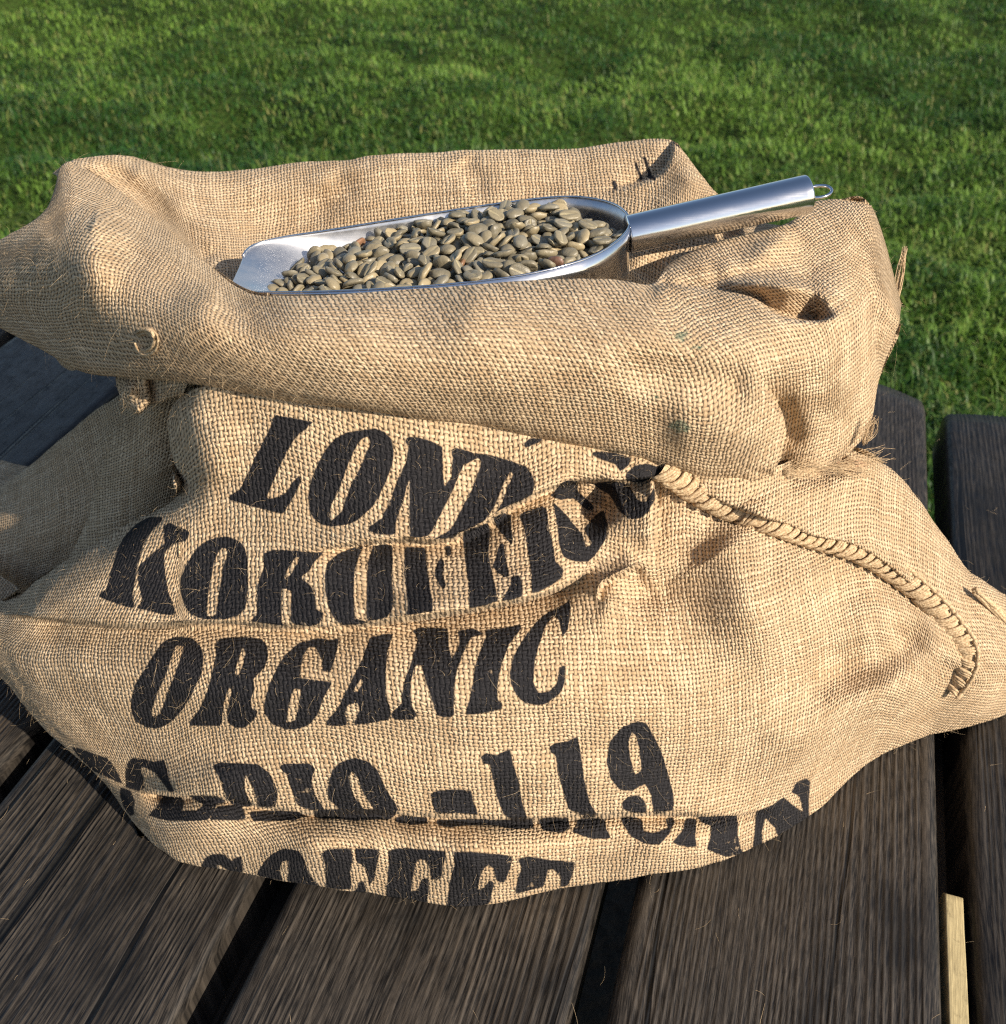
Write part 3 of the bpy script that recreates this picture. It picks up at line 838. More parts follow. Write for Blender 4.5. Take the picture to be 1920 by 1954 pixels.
def rim_shape(px, py, Y):
    Y = rolloff(px, py, Y, [(150, 312), (257, 387), (404, 508), (450, 545), (520, 563), (770, 553), (1000, 536), (1160, 534), (1243, 542)], 44, .014)
    Y = rolloff(px, py, Y, [(-210, 545), (-90, 520), (0, 460), (86, 400), (116, 314), (150, 312)], 40, .02)
    Y = rolloff(px, py, Y, [(1243, 541), (1284, 498), (1335, 473), (1412, 447), (1504, 425)], 34, .018)
    Y = rolloff(px, py, Y, [(1545, 385), (1600, 380), (1662, 392), (1695, 447), (1722, 580), (1706, 649), (1680, 720), (1664, 800), (1640, 845), (1600, 884)], 40, .016)
    Y = rolloff(px, py, Y, RIM_LOW[:13], 26, .010)
    # left end: a ridge from the peak down to the front, with a groove behind it
    Y = fold(px, py, Y, [(176, 412), (190, 450), (172, 540), (205, 630)], -.011, 50, .08, .5)
    Y = fold(px, py, Y, [(170, 415), (257, 452), (331, 494), (420, 548)], -.011, 22, .05, .3)
    Y = fold(px, py, Y, [(70, 440), (130, 408), (190, 378)], .010, 20, .3, .4)
    Y = fold(px, py, Y, [(150, 420), (240, 418), (330, 458)], .008, 24, .3, .3)
    Y = fold(px, py, Y, [(40, 640), (150, 660), (260, 690)], .004, 40, .3, .4)
    # front face
    Y = fold(px, py, Y, [(1130, 700), (1300, 718), (1445, 735)], .007, 40, .4, .15)
    Y = fold(px, py, Y, [(1250, 820), (1400, 840), (1480, 860)], -.006, 50, .3, .2)
    Y = fold(px, py, Y, [(700, 730), (900, 745), (1100, 770)], -.003, 50, .4, .4)
    # right end: lapping folds
    Y = step(px, py, Y, [(1340, 546), (1412, 533), (1486, 535), (1560, 547), (1606, 570)][::-1], .007, .014, 30, 60, .35, .3, 8)
    Y = fold(px, py, Y, [(1380, 540), (1486, 542), (1560, 555), (1604, 580)], -.008, 20, .3, .1)
    Y = step(px, py, Y, [(1225, 540), (1290, 547), (1350, 555), (1431, 569), (1468, 593), (1504, 608), (1560, 611), (1606, 600)][::-1], .006, .030, 34, 40, .16, .12, 3)
    Y = fold(px, py, Y, [(1357, 524), (1430, 498), (1486, 454), (1530, 430)], -.008, 26, .2, .2)
    Y = step(px, py, Y, [(1445, 715), (1472, 758), (1492, 800), (1490, 850), (1480, 908)][::-1], .005, .024, 45, 45, .05, .35)
    Y = fold(px, py, Y, [(1590, 572), (1618, 640), (1622, 720), (1590, 800)], -.012, 32, .15, .35)
    Y = fold(px, py, Y, [(1612, 560), (1650, 640), (1664, 720), (1648, 800)], .009, 30, .25, .3)
    Y = fold(px, py, Y, [(1468, 742), (1506, 800), (1512, 868)], .006, 28, .25, .3)
    Y = fold(px, py, Y, [(1620, 420), (1660, 520), (1675, 640), (1640, 760)], .006, 22, .25, .25)
    Y = fold(px, py, Y, [(1560, 640), (1590, 720), (1570, 800)], -.006, 40, .3, .3)
    return Y


def rim_marks(px, py):
    return {1: blobs(px, py, [(1300, 640, 28, 22, .55), (1330, 665, 26, 18, .5), (1255, 760, 22, 14, .5), (1295, 815, 30, 16, .75), (1375, 745, 18, 16, .45)])}


to_sack(sheet("rolled_rim", [RIM_LOW, RIM_TOP], rim_depth, rim_shape, 2.0, key="rolled_rim_front",
              crumple=.45, before=[(0, .006, 0.0, .004), (0, .018, .006, .02), (0, .04, .02, .05)], after=[(0, .006, -.009, .004), (.0, .016, -.02, .02), (0, .022, -.05, .06, .6), (0, .03, -.10, .09, .6)], marks=rim_marks))

# ---- back of the rim with the inside of the sack
BACK_TOP = [(100, 330), (125, 312), (160, 300), (235, 296), (340, 325), (450, 326), (640, 305), (860, 287), (1000, 285), (1100, 283), (1170, 272), (1230, 266), (1283, 268), (1308, 292), (1335, 330), (1368, 370), (1430, 420), (1520, 440)]
BACK_LOW = [(150, 360), (220, 400), (280, 440), (370, 510), (430, 590), (520, 600), (700, 560), (860, 540), (960, 530), (1050, 520), (1120, 520), (1180, 540), (1220, 560), (1260, 570), (1300, 560), (1350, 540), (1420, 510), (1500, 480)]
back_depth = tps([
    (100, 330, .55), (160, 300, .56), (340, 325, .585), (640, 305, .585), (860, 287, .585), (1100, 283, .585), (1283, 268, .575), (1335, 330, .54), (1368, 370, .525), (1520, 440, .50),
    (280, 380, .545), (330, 430, .52), (400, 500, .49), (430, 590, .45), (500, 440, .555), (700, 400, .558), (700, 560, .515), (900, 370, .555), (950, 530, .515), (1100, 370, .55), (1120, 520, .50),
    (1230, 470, .49), (1250, 560, .455), (1300, 420, .51), (1380, 440, .505), (1420, 510, .47), (1250, 370, .54), (1180, 330, .562)])


def back_shape(px, py, Y):
    Y = rolloff(px, py, Y, BACK_TOP, 34, .016)
    Y = fold(px, py, Y, [(150, 315), (230, 350), (330, 430), (410, 520)], .012, 30, .2, .1)
    Y = fold(px, py, Y, [(240, 310), (300, 350), (380, 420)], -.006, 30, .2, .4)
    Y = fold(px, py, Y, [(620, 320), (650, 360), (560, 420)], .005, 30, .2, .4)
    Y = fold(px, py, Y, [(430, 350), (560, 370), (700, 340)], -.004, 30, .3, .3)
    Y = fold(px, py, Y, [(880, 300), (910, 350), (890, 380)], .005, 26, .2, .3)
    Y = step(px, py, Y, [(1284, 262), (1280, 300), (1262, 330), (1215, 352), (1140, 372)], .006, .010, 40, 26, .1, .4)
    Y = fold(px, py, Y, [(1325, 320), (1300, 370), (1240, 420)], -.005, 26, .2, .3)
    Y = fold(px, py, Y, [(1230, 545), (1260, 500), (1320, 465), (1420, 435)], .012, 24, .1, .1)
    return Y


def back_marks(px, py):
    sd = np.full(px.shape, -12.0)
    for q in ([(1226, 300), (1233, 300), (1244, 334), (1238, 336)], [(1236, 332), (1252, 340), (1250, 346), (1234, 340)], [(1165, 350), (1172, 345), (1180, 362), (1172, 366)], [(1210, 312), (1215, 310), (1228, 344), (1222, 346)]):
        sel, d = poly_sd(px, py, np.array(q, float))
        sd[sel] = np.maximum(sd[sel], d)
    return {0: sd}


to_sack(sheet("rolled_rim", [BACK_LOW, BACK_TOP], back_depth, back_shape, 2.2, key="rolled_rim_back",
              before=[(0, -.01, -.03), (0, -.05, -.06)], after=[(0, .008, -.003), (0, .02, -.02), (0, .024, -.06), (0, .02, -.11)], marks=back_marks))

# ---- back and sides of the body, out of sight from the front
nb_u, nb_v = 96, 30
th = np.linspace(math.radians(4), math.radians(176), nb_u)
prof_r = np.interp(np.linspace(0, 1, nb_v), [0, .12, .4, .8, 1], [.88, 1.0, 1.0, .74, .50])
prof_z = np.interp(np.linspace(0, 1, nb_v), [0, .12, .4, .8, 1], [.002, .03, .09, .17, .235])
BB = np.zeros((nb_v, nb_u, 3))
for k in range(nb_v):
    rx = .205 * prof_r[k] * (1 + .03 * np.sin(5 * th + k * .1))
    ry = .19 * prof_r[k] * (1 + .03 * np.sin(4 * th))
    BB[k] = np.stack([.012 + rx * np.cos(th), .41 + ry * np.maximum(np.sin(th), -.2) , np.full(nb_u, prof_z[k])], -1)
me = fast_mesh("sack_back", BB.reshape(-1, 3), quads=grid_quads(nb_v, nb_u))
a = me.attributes.new("cloth", 'FLOAT_VECTOR', 'POINT')
uu = np.concatenate([[0], np.cumsum(np.linalg.norm(np.diff(BB[8], axis=0), axis=1))])
vv = np.linspace(0, .26, nb_v)
a.data.foreach_set("vector", np.stack([np.broadcast_to(uu, (nb_v, nb_u)), np.broadcast_to(vv[:, None], (nb_v, nb_u)), np.zeros((nb_v, nb_u))], -1).astype(np.float32).ravel())
a = me.attributes.new("mark", 'FLOAT_VECTOR', 'POINT')
a.data.foreach_set("vector", np.tile(np.array([-12, 0, 0], np.float32), nb_u * nb_v))
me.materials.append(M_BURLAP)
to_sack(link(bpy.data.objects.new("sack_back", me)))
#PART2
# ------------------------------------------------------------------ seam cord, knot and loose yarn on the sack
def seam_rope(px_path, rad, n, lift, stitch_every):
    pts = crom(np.array(px_path, float), s=arc_params(np.array(px_path, float), n))
    P = np.array([surf_point("sack_body", x, y)[0] for x, y in pts])
    N = np.array([surf_point("sack_body", x, y)[1] for x, y in pts])
    ker = np.ones(7) / 7
    P = np.stack([np.convolve(np.pad(P[:, k], 3, mode='edge'), ker, 'valid') for k in range(3)], 1)
    cam_p = np.array([0, 0, CAM_H])
    V = cam_p - P
    V /= np.linalg.norm(V, axis=1)[:, None]
    P = P + V * lift
    T = np.gradient(P, axis=0)
    T /= np.linalg.norm(T, axis=1)[:, None]
    S = np.cross(T, V)
    S /= np.linalg.norm(S, axis=1)[:, None]
    V2 = np.cross(S, T)
    # core: the doubled cloth edge, slightly lumpy and flat
    verts, faces = [], []
    sides = 10
    for k in range(n):
        r = rad * (1 + .07 * math.sin(k * .9) + .05 * math.sin(k * 2.3))
        for q in range(sides):
            a_ = 2 * math.pi * q / sides
            verts.append(P[k] + .9 * r * (math.cos(a_) * S[k] + .72 * math.sin(a_) * V2[k]))
    for k in range(n - 1):
        for q in range(sides):
            q2 = (q + 1) % sides
            faces.append((k * sides + q, k * sides + q2, (k + 1) * sides + q2, (k + 1) * sides + q))
    core = mesh_obj("seam_cord", verts, faces, M_YARN)
    to_sack(core)
    # blanket stitches: a slanting bundle of yarn over the edge, each linked to the next along the upper side
    L = np.concatenate([[0], np.cumsum(np.linalg.norm(np.diff(P, axis=0), axis=1))])
    count = int(L[-1] / stitch_every)
    for j in range(count):
        V_, F_ = [], []
        s0 = (j + .5) / count * L[-1] + random.uniform(-.0006, .0006)

        def fr(s_):
            s_ = min(max(s_, 0), L[-1])
            g = lambda A: np.array([np.interp(s_, L, A[:, k]) for k in range(3)])
            return g(P), g(S), g(V2), g(T)
        for strand in range(3):
            path = []
            for q in range(8):
                a_ = -.25 + (math.pi + .5) * q / 7
                off = (strand - 1) * .0015 + (a_ / math.pi - .5) * .0066 + random.uniform(-.0002, .0002)
                c_, s_, v_, t_ = fr(s0 + off)
                r = rad * 1.05 + .0006 * random.random()
                path.append(c_ + r * (math.cos(a_) * s_ + .74 * math.sin(a_) * v_))
            v, f = tube_verts(path, .00088 * random.uniform(.85, 1.15), 6)
            F_ += [tuple(i + len(V_) for i in q) for q in f]
            V_ += list(v)
        path = []
        for q in range(6):                                   # link to the next stitch
            c_, s_, v_, t_ = fr(s0 + (q / 5 - .1) * L[-1] / count)
            path.append(c_ - rad * (1.0 + .12 * math.sin(q / 5 * math.pi)) * s_ + v_ * rad * .52)
        v, f = tube_verts(path, .0012, 6)
        F_ += [tuple(i + len(V_) for i in q) for q in f]
        V_ += list(v)
        st = mesh_obj("stitch", V_, F_, M_YARN, core)
        st.matrix_parent_inverse = core.matrix_parent_inverse.copy()
        st.matrix_parent_inverse = Matrix.Identity(4)
    return core


seam_rope([(1252, 886), (1285, 905)] + SEAM[1:-1] + [(1806, 1322)], .0052, 90, .0008, .0076)


def yarn_part(name, paths, rad, mat=None, parent=None):
    V_, F_ = [], []
    for p, r in paths:
        v, f = tube_verts(p, r, 5)
        F_ += [tuple(i + len(V_) for i in q) for q in f]
        V_ += list(v)
    return to_sack(mesh_obj(name, V_, F_, mat or M_YARN))


def on_view(x, y, sheet_name, lift):
    p, nn = surf_point(sheet_name, x, y)
    v = np.array([0, 0, CAM_H]) - p
    return at(x, y, p[1]) * 1.0 + v / np.linalg.norm(v) * lift


# curl of yarn standing off the rim near its left end
paths = []
for k in range(7):
    R_ = 15 + k * 1.6
    ph = random.uniform(0, .5)
    paths.append(([on_view(277 + R_ * math.cos(t) * .95 + k * .3, 652 + R_ * math.sin(t) * 1.1, "rolled_rim_front", .002 + .0012 * math.sin(t * 1.5 + k)) for t in np.linspace(-2.6 + ph, 2.7 + ph, 14)], .00042))
yarn_part("yarn_knot", paths, None)


def tuft(name, a_, b_, count, spread, rad, depth_a, depth_b, bend=6):
    paths = []
    for k in range(count):
        x0, y0 = a_[0] + random.gauss(0, spread * .4), a_[1] + random.gauss(0, spread * .4)
        x1, y1 = b_[0] + random.gauss(0, spread), b_[1] + random.gauss(0, spread)
        bx, by = random.gauss(0, bend), random.gauss(0, bend)
        pts = []
        for t in np.linspace(0, 1, 7):
            w = math.sin(math.pi * t)
            pts.append(at(x0 + (x1 - x0) * t + bx * w, y0 + (y1 - y0) * t + by * w, depth_a + (depth_b - depth_a) * t + random.gauss(0, .0004)))
        paths.append((pts, np.linspace(rad, rad * .6, 7)))
    return yarn_part(name, paths, None)


tuft("loose_thread", (1708, 590), (1727, 472), 22, 3.0, .00022, .466, .492, 4)
tuft("loose_thread", (1648, 846), (1668, 800), 34, 6, .00014, .398, .402, 7)
tuft("loose_thread", (1590, 893), (1680, 880), 60, 14, .00011, .385, .392, 12)
tuft("loose_thread", (1500, 903), (1600, 893), 40, 9, .00010, .366, .376, 9)
tuft("seam_cord", (1862, 1128), (1960, 1225), 16, 5, .0011, .392, .405, 3)

# ------------------------------------------------------------------ loose fibres over all the cloth
def fibre_mesh(name, bases, dirs, lens, rads, sag=.35, seg=4):
    n = len(bases)
    rng = np.random.default_rng(11)
    side = np.cross(dirs, rng.normal(size=(n, 3)))
    side /= np.linalg.norm(side, axis=1)[:, None] + 1e-9
    s2 = np.cross(dirs, side)
    c1, c2 = rng.normal(0, .38, n), rng.normal(0, .38, n)
    cubic = rng.normal(0, .3, n)
    V = np.zeros((n, seg + 1, 3, 3))
    for k in range(seg + 1):
        t = k / seg
        p = bases + dirs * (lens * t)[:, None] + side * (lens * (c1 * t * t + cubic * t ** 3))[:, None] + s2 * (lens * c2 * t * t)[:, None]
        p[:, 2] -= lens * sag * t * t
        r = rads * (1 - .5 * t)
        for q in range(3):
            a_ = q * 2 * math.pi / 3
            V[:, k, q] = p + (math.cos(a_) * side + math.sin(a_) * s2) * r[:, None]
    idx = np.arange(n)[:, None, None] * (seg + 1) * 3
    quads = []
    for k in range(seg):
        for q in range(3):
            q2 = (q + 1) % 3
            quads.append(np.array([k * 3 + q, k * 3 + q2, (k + 1) * 3 + q2, (k + 1) * 3 + q]))
    quads = (np.array(quads)[None] + idx).reshape(-1, 4)
    return fast_mesh(name, V.reshape(-1, 3), quads=quads, smooth=False)


bs, ds = [], []
for nm, cnt in (("sack_body", 7000), ("rolled_rim_front", 6500), ("rolled_rim_back", 2600), ("side_fold_a", 900), ("side_fold_b", 1200), ("gathered_fold", 200)):
    S = SHEETS[nm]
    P_, N_ = S["P"].reshape(-1, 3), S["N"].reshape(-1, 3)
    area = np.abs(np.gradient(S["px"], axis=1)).reshape(-1) + .2
    k = RNG.integers(0, len(P_), cnt)
    tang = RNG.normal(size=(cnt, 3))
    tang -= N_[k] * (tang * N_[k]).sum(1)[:, None]
    tang /= np.linalg.norm(tang, axis=1)[:, None]
    lift = RNG.uniform(.05, .9, cnt)[:, None]
    d = tang * (1 - lift * .5) + N_[k] * lift
    bs.append(P_[k])
    ds.append(d / np.linalg.norm(d, axis=1)[:, None])
bs, ds = np.concatenate(bs), np.concatenate(ds)
ln = np.clip(RNG.lognormal(math.log(.0026), .6, len(bs)), .001, .014)
me = fibre_mesh("loose_fibres", bs, ds, ln, np.full(len(bs), .000032) * RNG.uniform(.6, 1.5, len(bs)))
me.materials.append(M_HAIR)
tag(to_sack(link(bpy.data.objects.new("loose_fibres", me))), kind="stuff")

# ------------------------------------------------------------------ table
TD = np.array([.2957, .9553])          # along the planks
TN = np.array([.9553, -.2957])         # across, to the right


def across(px, py):
    return float(at_z(px, py, 0)[:2] @ TN)


def along(px, py, z=0):
    return float(at_z(px, py, z)[:2] @ TD)


def wood_material(name, dark, light, blue=0.0):
    m = NT(name)
    tc = m.n("ShaderNodeTexCoord").outputs["Object"]
    rnd = m.n("ShaderNodeObjectInfo").outputs["Random"]
    xyz = m.sep(tc)
    warp = m.noise(m.comb(m.math('MULTIPLY', xyz[0], 5.0), m.math('MULTIPLY', xyz[1], 1.3), m.math('MULTIPLY', rnd, 40)), 1.0, 3.0)
    x = m.math('ADD', xyz[0], m.math('MULTIPLY', m.math('SUBTRACT', warp, .5), .07))
    ro = m.math('MULTIPLY', rnd, 91.0)
    # growth rings cut lengthwise: hard ridges stand proud of the worn soft wood
    rings = m.noise(m.comb(m.math('ADD', m.math('MULTIPLY', x, 300.0), ro), m.math('MULTIPLY', xyz[1], 1.6), m.math('MULTIPLY', xyz[2], 60)), 1.0, 2.0, .6)
    ridge = m.ramp(m.math('ADD', xyz[2], m.math('MULTIPLY', m.math('SUBTRACT', rings, .5), .0005)), -.0006, .0000)
    fine = m.noise(m.comb(m.math('MULTIPLY', x, 1500.0), m.math('MULTIPLY', xyz[1], 70.0), ro), 1.0, 3.0, .65)
    patch = m.noise(m.comb(m.math('MULTIPLY', xyz[0], 16.0), m.math('MULTIPLY', xyz[1], 5.0), ro), 1.0, 4.0, .6)
    grime = m.noise(m.comb(m.math('MULTIPLY', xyz[0], 140.0), m.math('MULTIPLY', xyz[1], 90.0), ro), 1.0, 4.0, .7)
    col = m.mix(m.math('MULTIPLY', ridge, m.ramp(patch, .25, .7, .25, .9)), dark, light)  # ridges lighter, grooves near black: caught sun and shade put into the colour
    col = m.mix(m.ramp(fine, .35, .75, 0, .5), col, tuple(c * 1.8 for c in light))
    col = m.mix(m.ramp(grime, .52, .75, 0, .6), col, tuple(c * .5 for c in dark))
    crack = m.ramp(m.noise(m.comb(m.math('ADD', m.math('MULTIPLY', x, 120.0), ro), m.math('MULTIPLY', xyz[1], 1.1), 5.0), 1.0, 1.0), .66, .70)
    col = m.mix(crack, col, tuple(c * .25 for c in dark))
    h = m.math('ADD', m.math('MULTIPLY', rings, .5), m.math('MULTIPLY', fine, .12))
    h = m.math('SUBTRACT', h, m.math('MULTIPLY', crack, 1.2))
    h = m.math('ADD', h, m.math('MULTIPLY', grime, .25))
    blotch = m.noise(m.comb(m.math('MULTIPLY', xyz[0], 22.0), m.math('MULTIPLY', xyz[1], 9.0), ro), 1.0, 3.0, .6)
    col = m.mix(m.ramp(blotch, .5, .72, 0, .7), col, tuple(c * .55 for c in dark))
    bare = m.noise(m.comb(m.math('MULTIPLY', xyz[0], 9.0), m.math('MULTIPLY', xyz[1], 3.0), m.math('ADD', ro, 30.0)), 1.0, 3.0, .6)
    col = m.mix(m.math('MULTIPLY', m.ramp(bare, .5, .75, 0, .6), ridge), col, (light[0] * 1.9, light[1] * 1.65, light[2] * 1.35))
    hsv = m.n("ShaderNodeHueSaturation")
    m.put(hsv.inputs["Value"], m.math('MULTIPLY_ADD', rnd, .7, .75))
    m.l(col, hsv.inputs["Color"])
    col = hsv.outputs[0]
    m.set(Base_Color=col, Roughness=m.ramp(grime, .3, .7, .42, .62), Normal=m.bump(h, .6, .0008))
    m.b.inputs["Specular IOR Level"].default_value = .34
    return m.m


M_WOOD = wood_material("weathered dark wood", (.0038, .0033, .0030), (.058, .048, .038))
M_PALE = wood_material("pale new wood", (.17, .13, .065), (.34, .28, .15))
M_UNDER = wood_material("dark framing wood", (.018, .014, .011), (.05, .04, .03))

END = along(1730, 725)
table = empty("picnic_table", (float(TD[0] * .1 + TN[0] * .05), float(TD[1] * .1 + TN[1] * .05), GROUND_Z))
tag(table, "dark weathered wooden table of gapped planks under the burlap sack", "table")
T_INV = Matrix.Translation(-table.location)
ROT = math.atan2(-TD[0], TD[1])


def plank(name, a0, a1, d0, d1, z1, th, mat, chamfer=(0, 0), fine=False):
    """board spanning a0..a1 across and d0..d1 along, with worn rounded long edges and clipped far corners"""
    ac, dc = (a0 + a1) / 2, (d0 + d1) / 2
    w = (a1 - a0) / 2
    edge = np.array([0, .0007, .0018, .0034, .006, .009]) * (1 if w > .02 else .12)
    mid_ = np.linspace(-w + edge[-1], w - edge[-1], int((2 * w - .018) / .00055) if fine else 9)[1:-1]
    xs = np.concatenate([-w + edge, mid_, (w - edge)[::-1]])
    zedge = np.interp(w - np.abs(xs), edge, np.array([-.0075, -.0038, -.0018, -.0007, -.0001, 0]) * (1 if w > .02 else .12))
    ys = np.linspace(d0 - dc, d1 - dc, 90 if fine else 40)
    XX, YY = np.meshgrid(xs, ys)
    # worn grain: soft wood washed out between the hard rings
    q = np.stack([XX * 4.0 + ac * 31, YY * 1.1, 0 * XX + ac * 7], -1)
    xw = XX + .016 * noise3(q, 1.0) + .004 * noise3(q * (2.5, 3, 1), 1.0)
    ph = xw / .0033 + 2.2 * noise3(np.stack([XX * 55 + ac * 90, YY * 1.2, 0 * XX], -1), 1.0)
    ring = (1 - np.abs(np.sin(math.pi * ph))) ** 1.15
    ring2 = noise3(np.stack([xw * 700 + ac * 50, YY * 5, 0 * XX + 3], -1), 1.0)
    patch = np.clip(.8 + .7 * noise3(np.stack([XX * 17 + ac * 20, YY * 6, 0 * XX], -1), 1.0), .2, 1.4)
    ZZ = zedge[None] + ((-.00085 * (1 - ring)) * patch + .00012 * ring2 - .0004 * (1 - patch)) * (1 if fine else 0)
    V_, F_ = [], []
    nl = len(ys) - 6
    for j, y in enumerate(ys):
        for i, x in enumerate(xs):
            yy = y
            if j >= nl:                                   # clipped corners at the far end
                lim = d1 - dc - (chamfer[0] * max(0, -x / w) ** 2 + chamfer[1] * max(0, x / w) ** 2)
                yy = ys[nl - 1] + (lim - ys[nl - 1]) * (j - nl + 1) / (len(ys) - nl)
            V_.append((x, yy, ZZ[j, i] - (.004 if j == len(ys) - 1 else 0)))
    nx = len(xs)
    for j in range(len(ys) - 1):
        for i in range(nx - 1):
            F_.append((j * nx + i, j * nx + i + 1, (j + 1) * nx + i + 1, (j + 1) * nx + i))
    n0 = len(V_)
    rim_ = [i for i in range(nx)] + [j * nx + nx - 1 for j in range(1, len(ys))] + [(len(ys) - 1) * nx + i for i in range(nx - 2, -1, -1)] + [j * nx for j in range(len(ys) - 2, 0, -1)]
    for i in rim_:
        x, y, z = V_[i]
        V_.append((x, y, -th))
    k = len(rim_)
    for q in range(k):
        F_.append((rim_[(q + 1) % k], rim_[q], n0 + q, n0 + (q + 1) % k))
    F_.append(tuple(n0 + q for q in range(k)))
    o = mesh_obj(name, V_, F_, mat)
    o.location = (TD[0] * dc + TN[0] * ac, TD[1] * dc + TN[1] * ac, z1)
    o.rotation_euler = (0, 0, ROT)
    o.parent = table
    o.matrix_parent_inverse = T_INV
    return o


gA = (across(1084, 1954), across(1155, 1954))
gB = (across(326, 1954), across(416, 1954))
gC = (across(1805, 1954), across(1868, 1954))
gD = (across(0, 1460), across(0, 1519))
W5 = gC[0] - gA[1]
print("gaps", gA, gB, gC, gD, W5, END)
BACK_END = -1.05
plank("plank", gD[0] - W5, gD[0], BACK_END, END + .01, 0, .042, M_WOOD, (.02, 0), fine=True)
plank("plank", gD[1], gB[0], BACK_END, END, 0, .042, M_WOOD, fine=True)
plank("plank", gB[1], gA[0], BACK_END, END + .006, 0, .042, M_WOOD, fine=True)
plank("plank", gA[1], gC[0], BACK_END, END, 0, .042, M_WOOD, (0, .028), fine=True)
plank("plank", gC[1], gC[1] + W5 * .95, BACK_END, along(1815, 776) + .006, 0, .042, M_WOOD, (0.012, .10), fine=True)
for q in (1, 2, 3):
    plank("plank", gD[0] - (q + 1) * W5 - q * .016, gD[0] - q * (W5 + .016), BACK_END, END + .004 * (q - 1), 0, .042, M_WOOD, (.02 if q == 3 else 0, 0))
for b0 in (gC[1] + W5 + .12, gD[0] - 4 * W5 - .52):  # unseen benches, added to keep the sun off the ground below
    for q in (0, 1):
        plank("shade_bench_plank", b0 + q * (W5 + .012), b0 + q * (W5 + .012) + W5, BACK_END, END, -.29, .042, M_WOOD)
x0, x1 = gC[0], gC[1]
plank("spacer_block", x0 + .0030, x1 - .0025, along(1840, 2150), along(1830, 1691), -.005, .036, M_PALE)
plank("gap_shade_board", x0 - .03, x1 + .03, along(1830, 1691) - .5, along(1790, 945), -.0435, .09, M_UNDER)  # boards added under the gaps to hide lit ground and keep them dark
plank("gap_shade_board", gB[0] - .03, gB[1] + .03, BACK_END + .1, END - .1, -.0435, .09, M_UNDER)
plank("gap_shade_board", gD[0] - .03, gD[1] + .03, BACK_END + .1, END - .1, -.0435, .09, M_UNDER)


def post(name, a_, d_, z0, z1, w, lean, mat):
    V_, F_ = [], []
    for z, s in ((z0, lean), (z1, 0)):
        for dx, dy in ((-w, -w * .5), (w, -w * .5), (w, w * .5), (-w, w * .5)):
            V_.append((a_ + s + dx, d_ + dy, z))
    F_ = [(0, 1, 5, 4), (1, 2, 6, 5), (2, 3, 7, 6), (3, 0, 4, 7), (3, 2, 1, 0), (4, 5, 6, 7)]
    V2 = [(TD[0] * y + TN[0] * x, TD[1] * y + TN[1] * x, z) for x, y, z in V_]
    o = mesh_obj(name, V2, F_, mat, smooth=False)
    o.parent = table
    o.matrix_parent_inverse = T_INV
    return o


aL, aR = gD[0] - 4 * W5 + .02, gC[1] + W5 * .8
for d_ in (BACK_END + .3, END - .35):
    post("leg", aL + .1, d_, GROUND_Z, -.136, .045, -.2, M_UNDER)
    post("leg", aR - .1, d_, GROUND_Z, -.136, .045, .2, M_UNDER)

# fine jute hairs shed on the planks
cnt = 260
hx = RNG.uniform(-.45, .42, cnt)
hy = RNG.uniform(.17, .75, cnt)
b_ = np.stack([hx, hy, np.full(cnt, .0008)], 1)
an = RNG.uniform(0, 2 * math.pi, cnt)
me = fibre_mesh("jute_hairs", b_, np.stack([np.cos(an), np.sin(an), RNG.uniform(0, .15, cnt)], 1), RNG.uniform(.002, .012, cnt), np.full(cnt, .00006), sag=0)
me.materials.append(M_HAIR)
tag(link(bpy.data.objects.new("jute_hairs", me)), "fine pale jute hairs shed on the dark table planks around the sack", "fibres", kind="stuff")

# ------------------------------------------------------------------ ground and grass
m = NT("turf")
tc = m.n("ShaderNodeTexCoord").outputs["Object"]
a1 = m.noise(tc, 3.0, 4.0)
a2 = m.noise(tc, 60.0, 3.0)
col = m.mix(m.ramp(a1, .35, .65), (.020, .045, .008), (.045, .085, .014))
col = m.mix(m.ramp(a2, .4, .7, 0, .6), col, (.03, .022, .010))
gxy = m.sep(tc)
worn = m.math('MULTIPLY', m.ramp(m.math('ADD', gxy[1], m.math('MULTIPLY', a1, .4)), 1.2, 1.5, 1, 0), m.ramp(m.math('ABSOLUTE', m.math('ADD', gxy[0], .2)), .7, 1.0, 1, 0))
col = m.mix(worn, col, m.mix(a2, (.012, .010, .008), (.03, .026, .02)))     # bare trodden earth under the table, coloured extra dark to stand in for shade
m.set(Base_Color=col, Roughness=.95, Normal=m.bump(a2, .8, .02))
m.b.inputs["Specular IOR Level"].default_value = .1
M_TURF = m.m


def ground_h(x, y):
    p = np.stack([.82 * x + .57 * y, -.57 * x + .82 * y, 0 * x], -1)
    return GROUND_Z + .05 * noise3(p, 1.3) + .055 * noise3(p, 3.4) + .035 * noise3(p + 5, 8.0) - .03


gx = np.concatenate([[-300, -100, -30, -12], np.linspace(-6, 6, 90), [12, 30, 100, 300]])
gy = np.concatenate([[-200, -60, -15, -5], np.linspace(-2, 10, 90), [14, 30, 60, 150, 400]])
X, Yg = np.meshgrid(gx, gy)
Z = ground_h(X, Yg)
me = fast_mesh("ground", np.stack([X, Yg, Z], -1).reshape(-1, 3), quads=grid_quads(len(gy), len(gx)))
me.materials.append(M_TURF)
tag(link(bpy.data.objects.new("ground", me)), kind="structure")

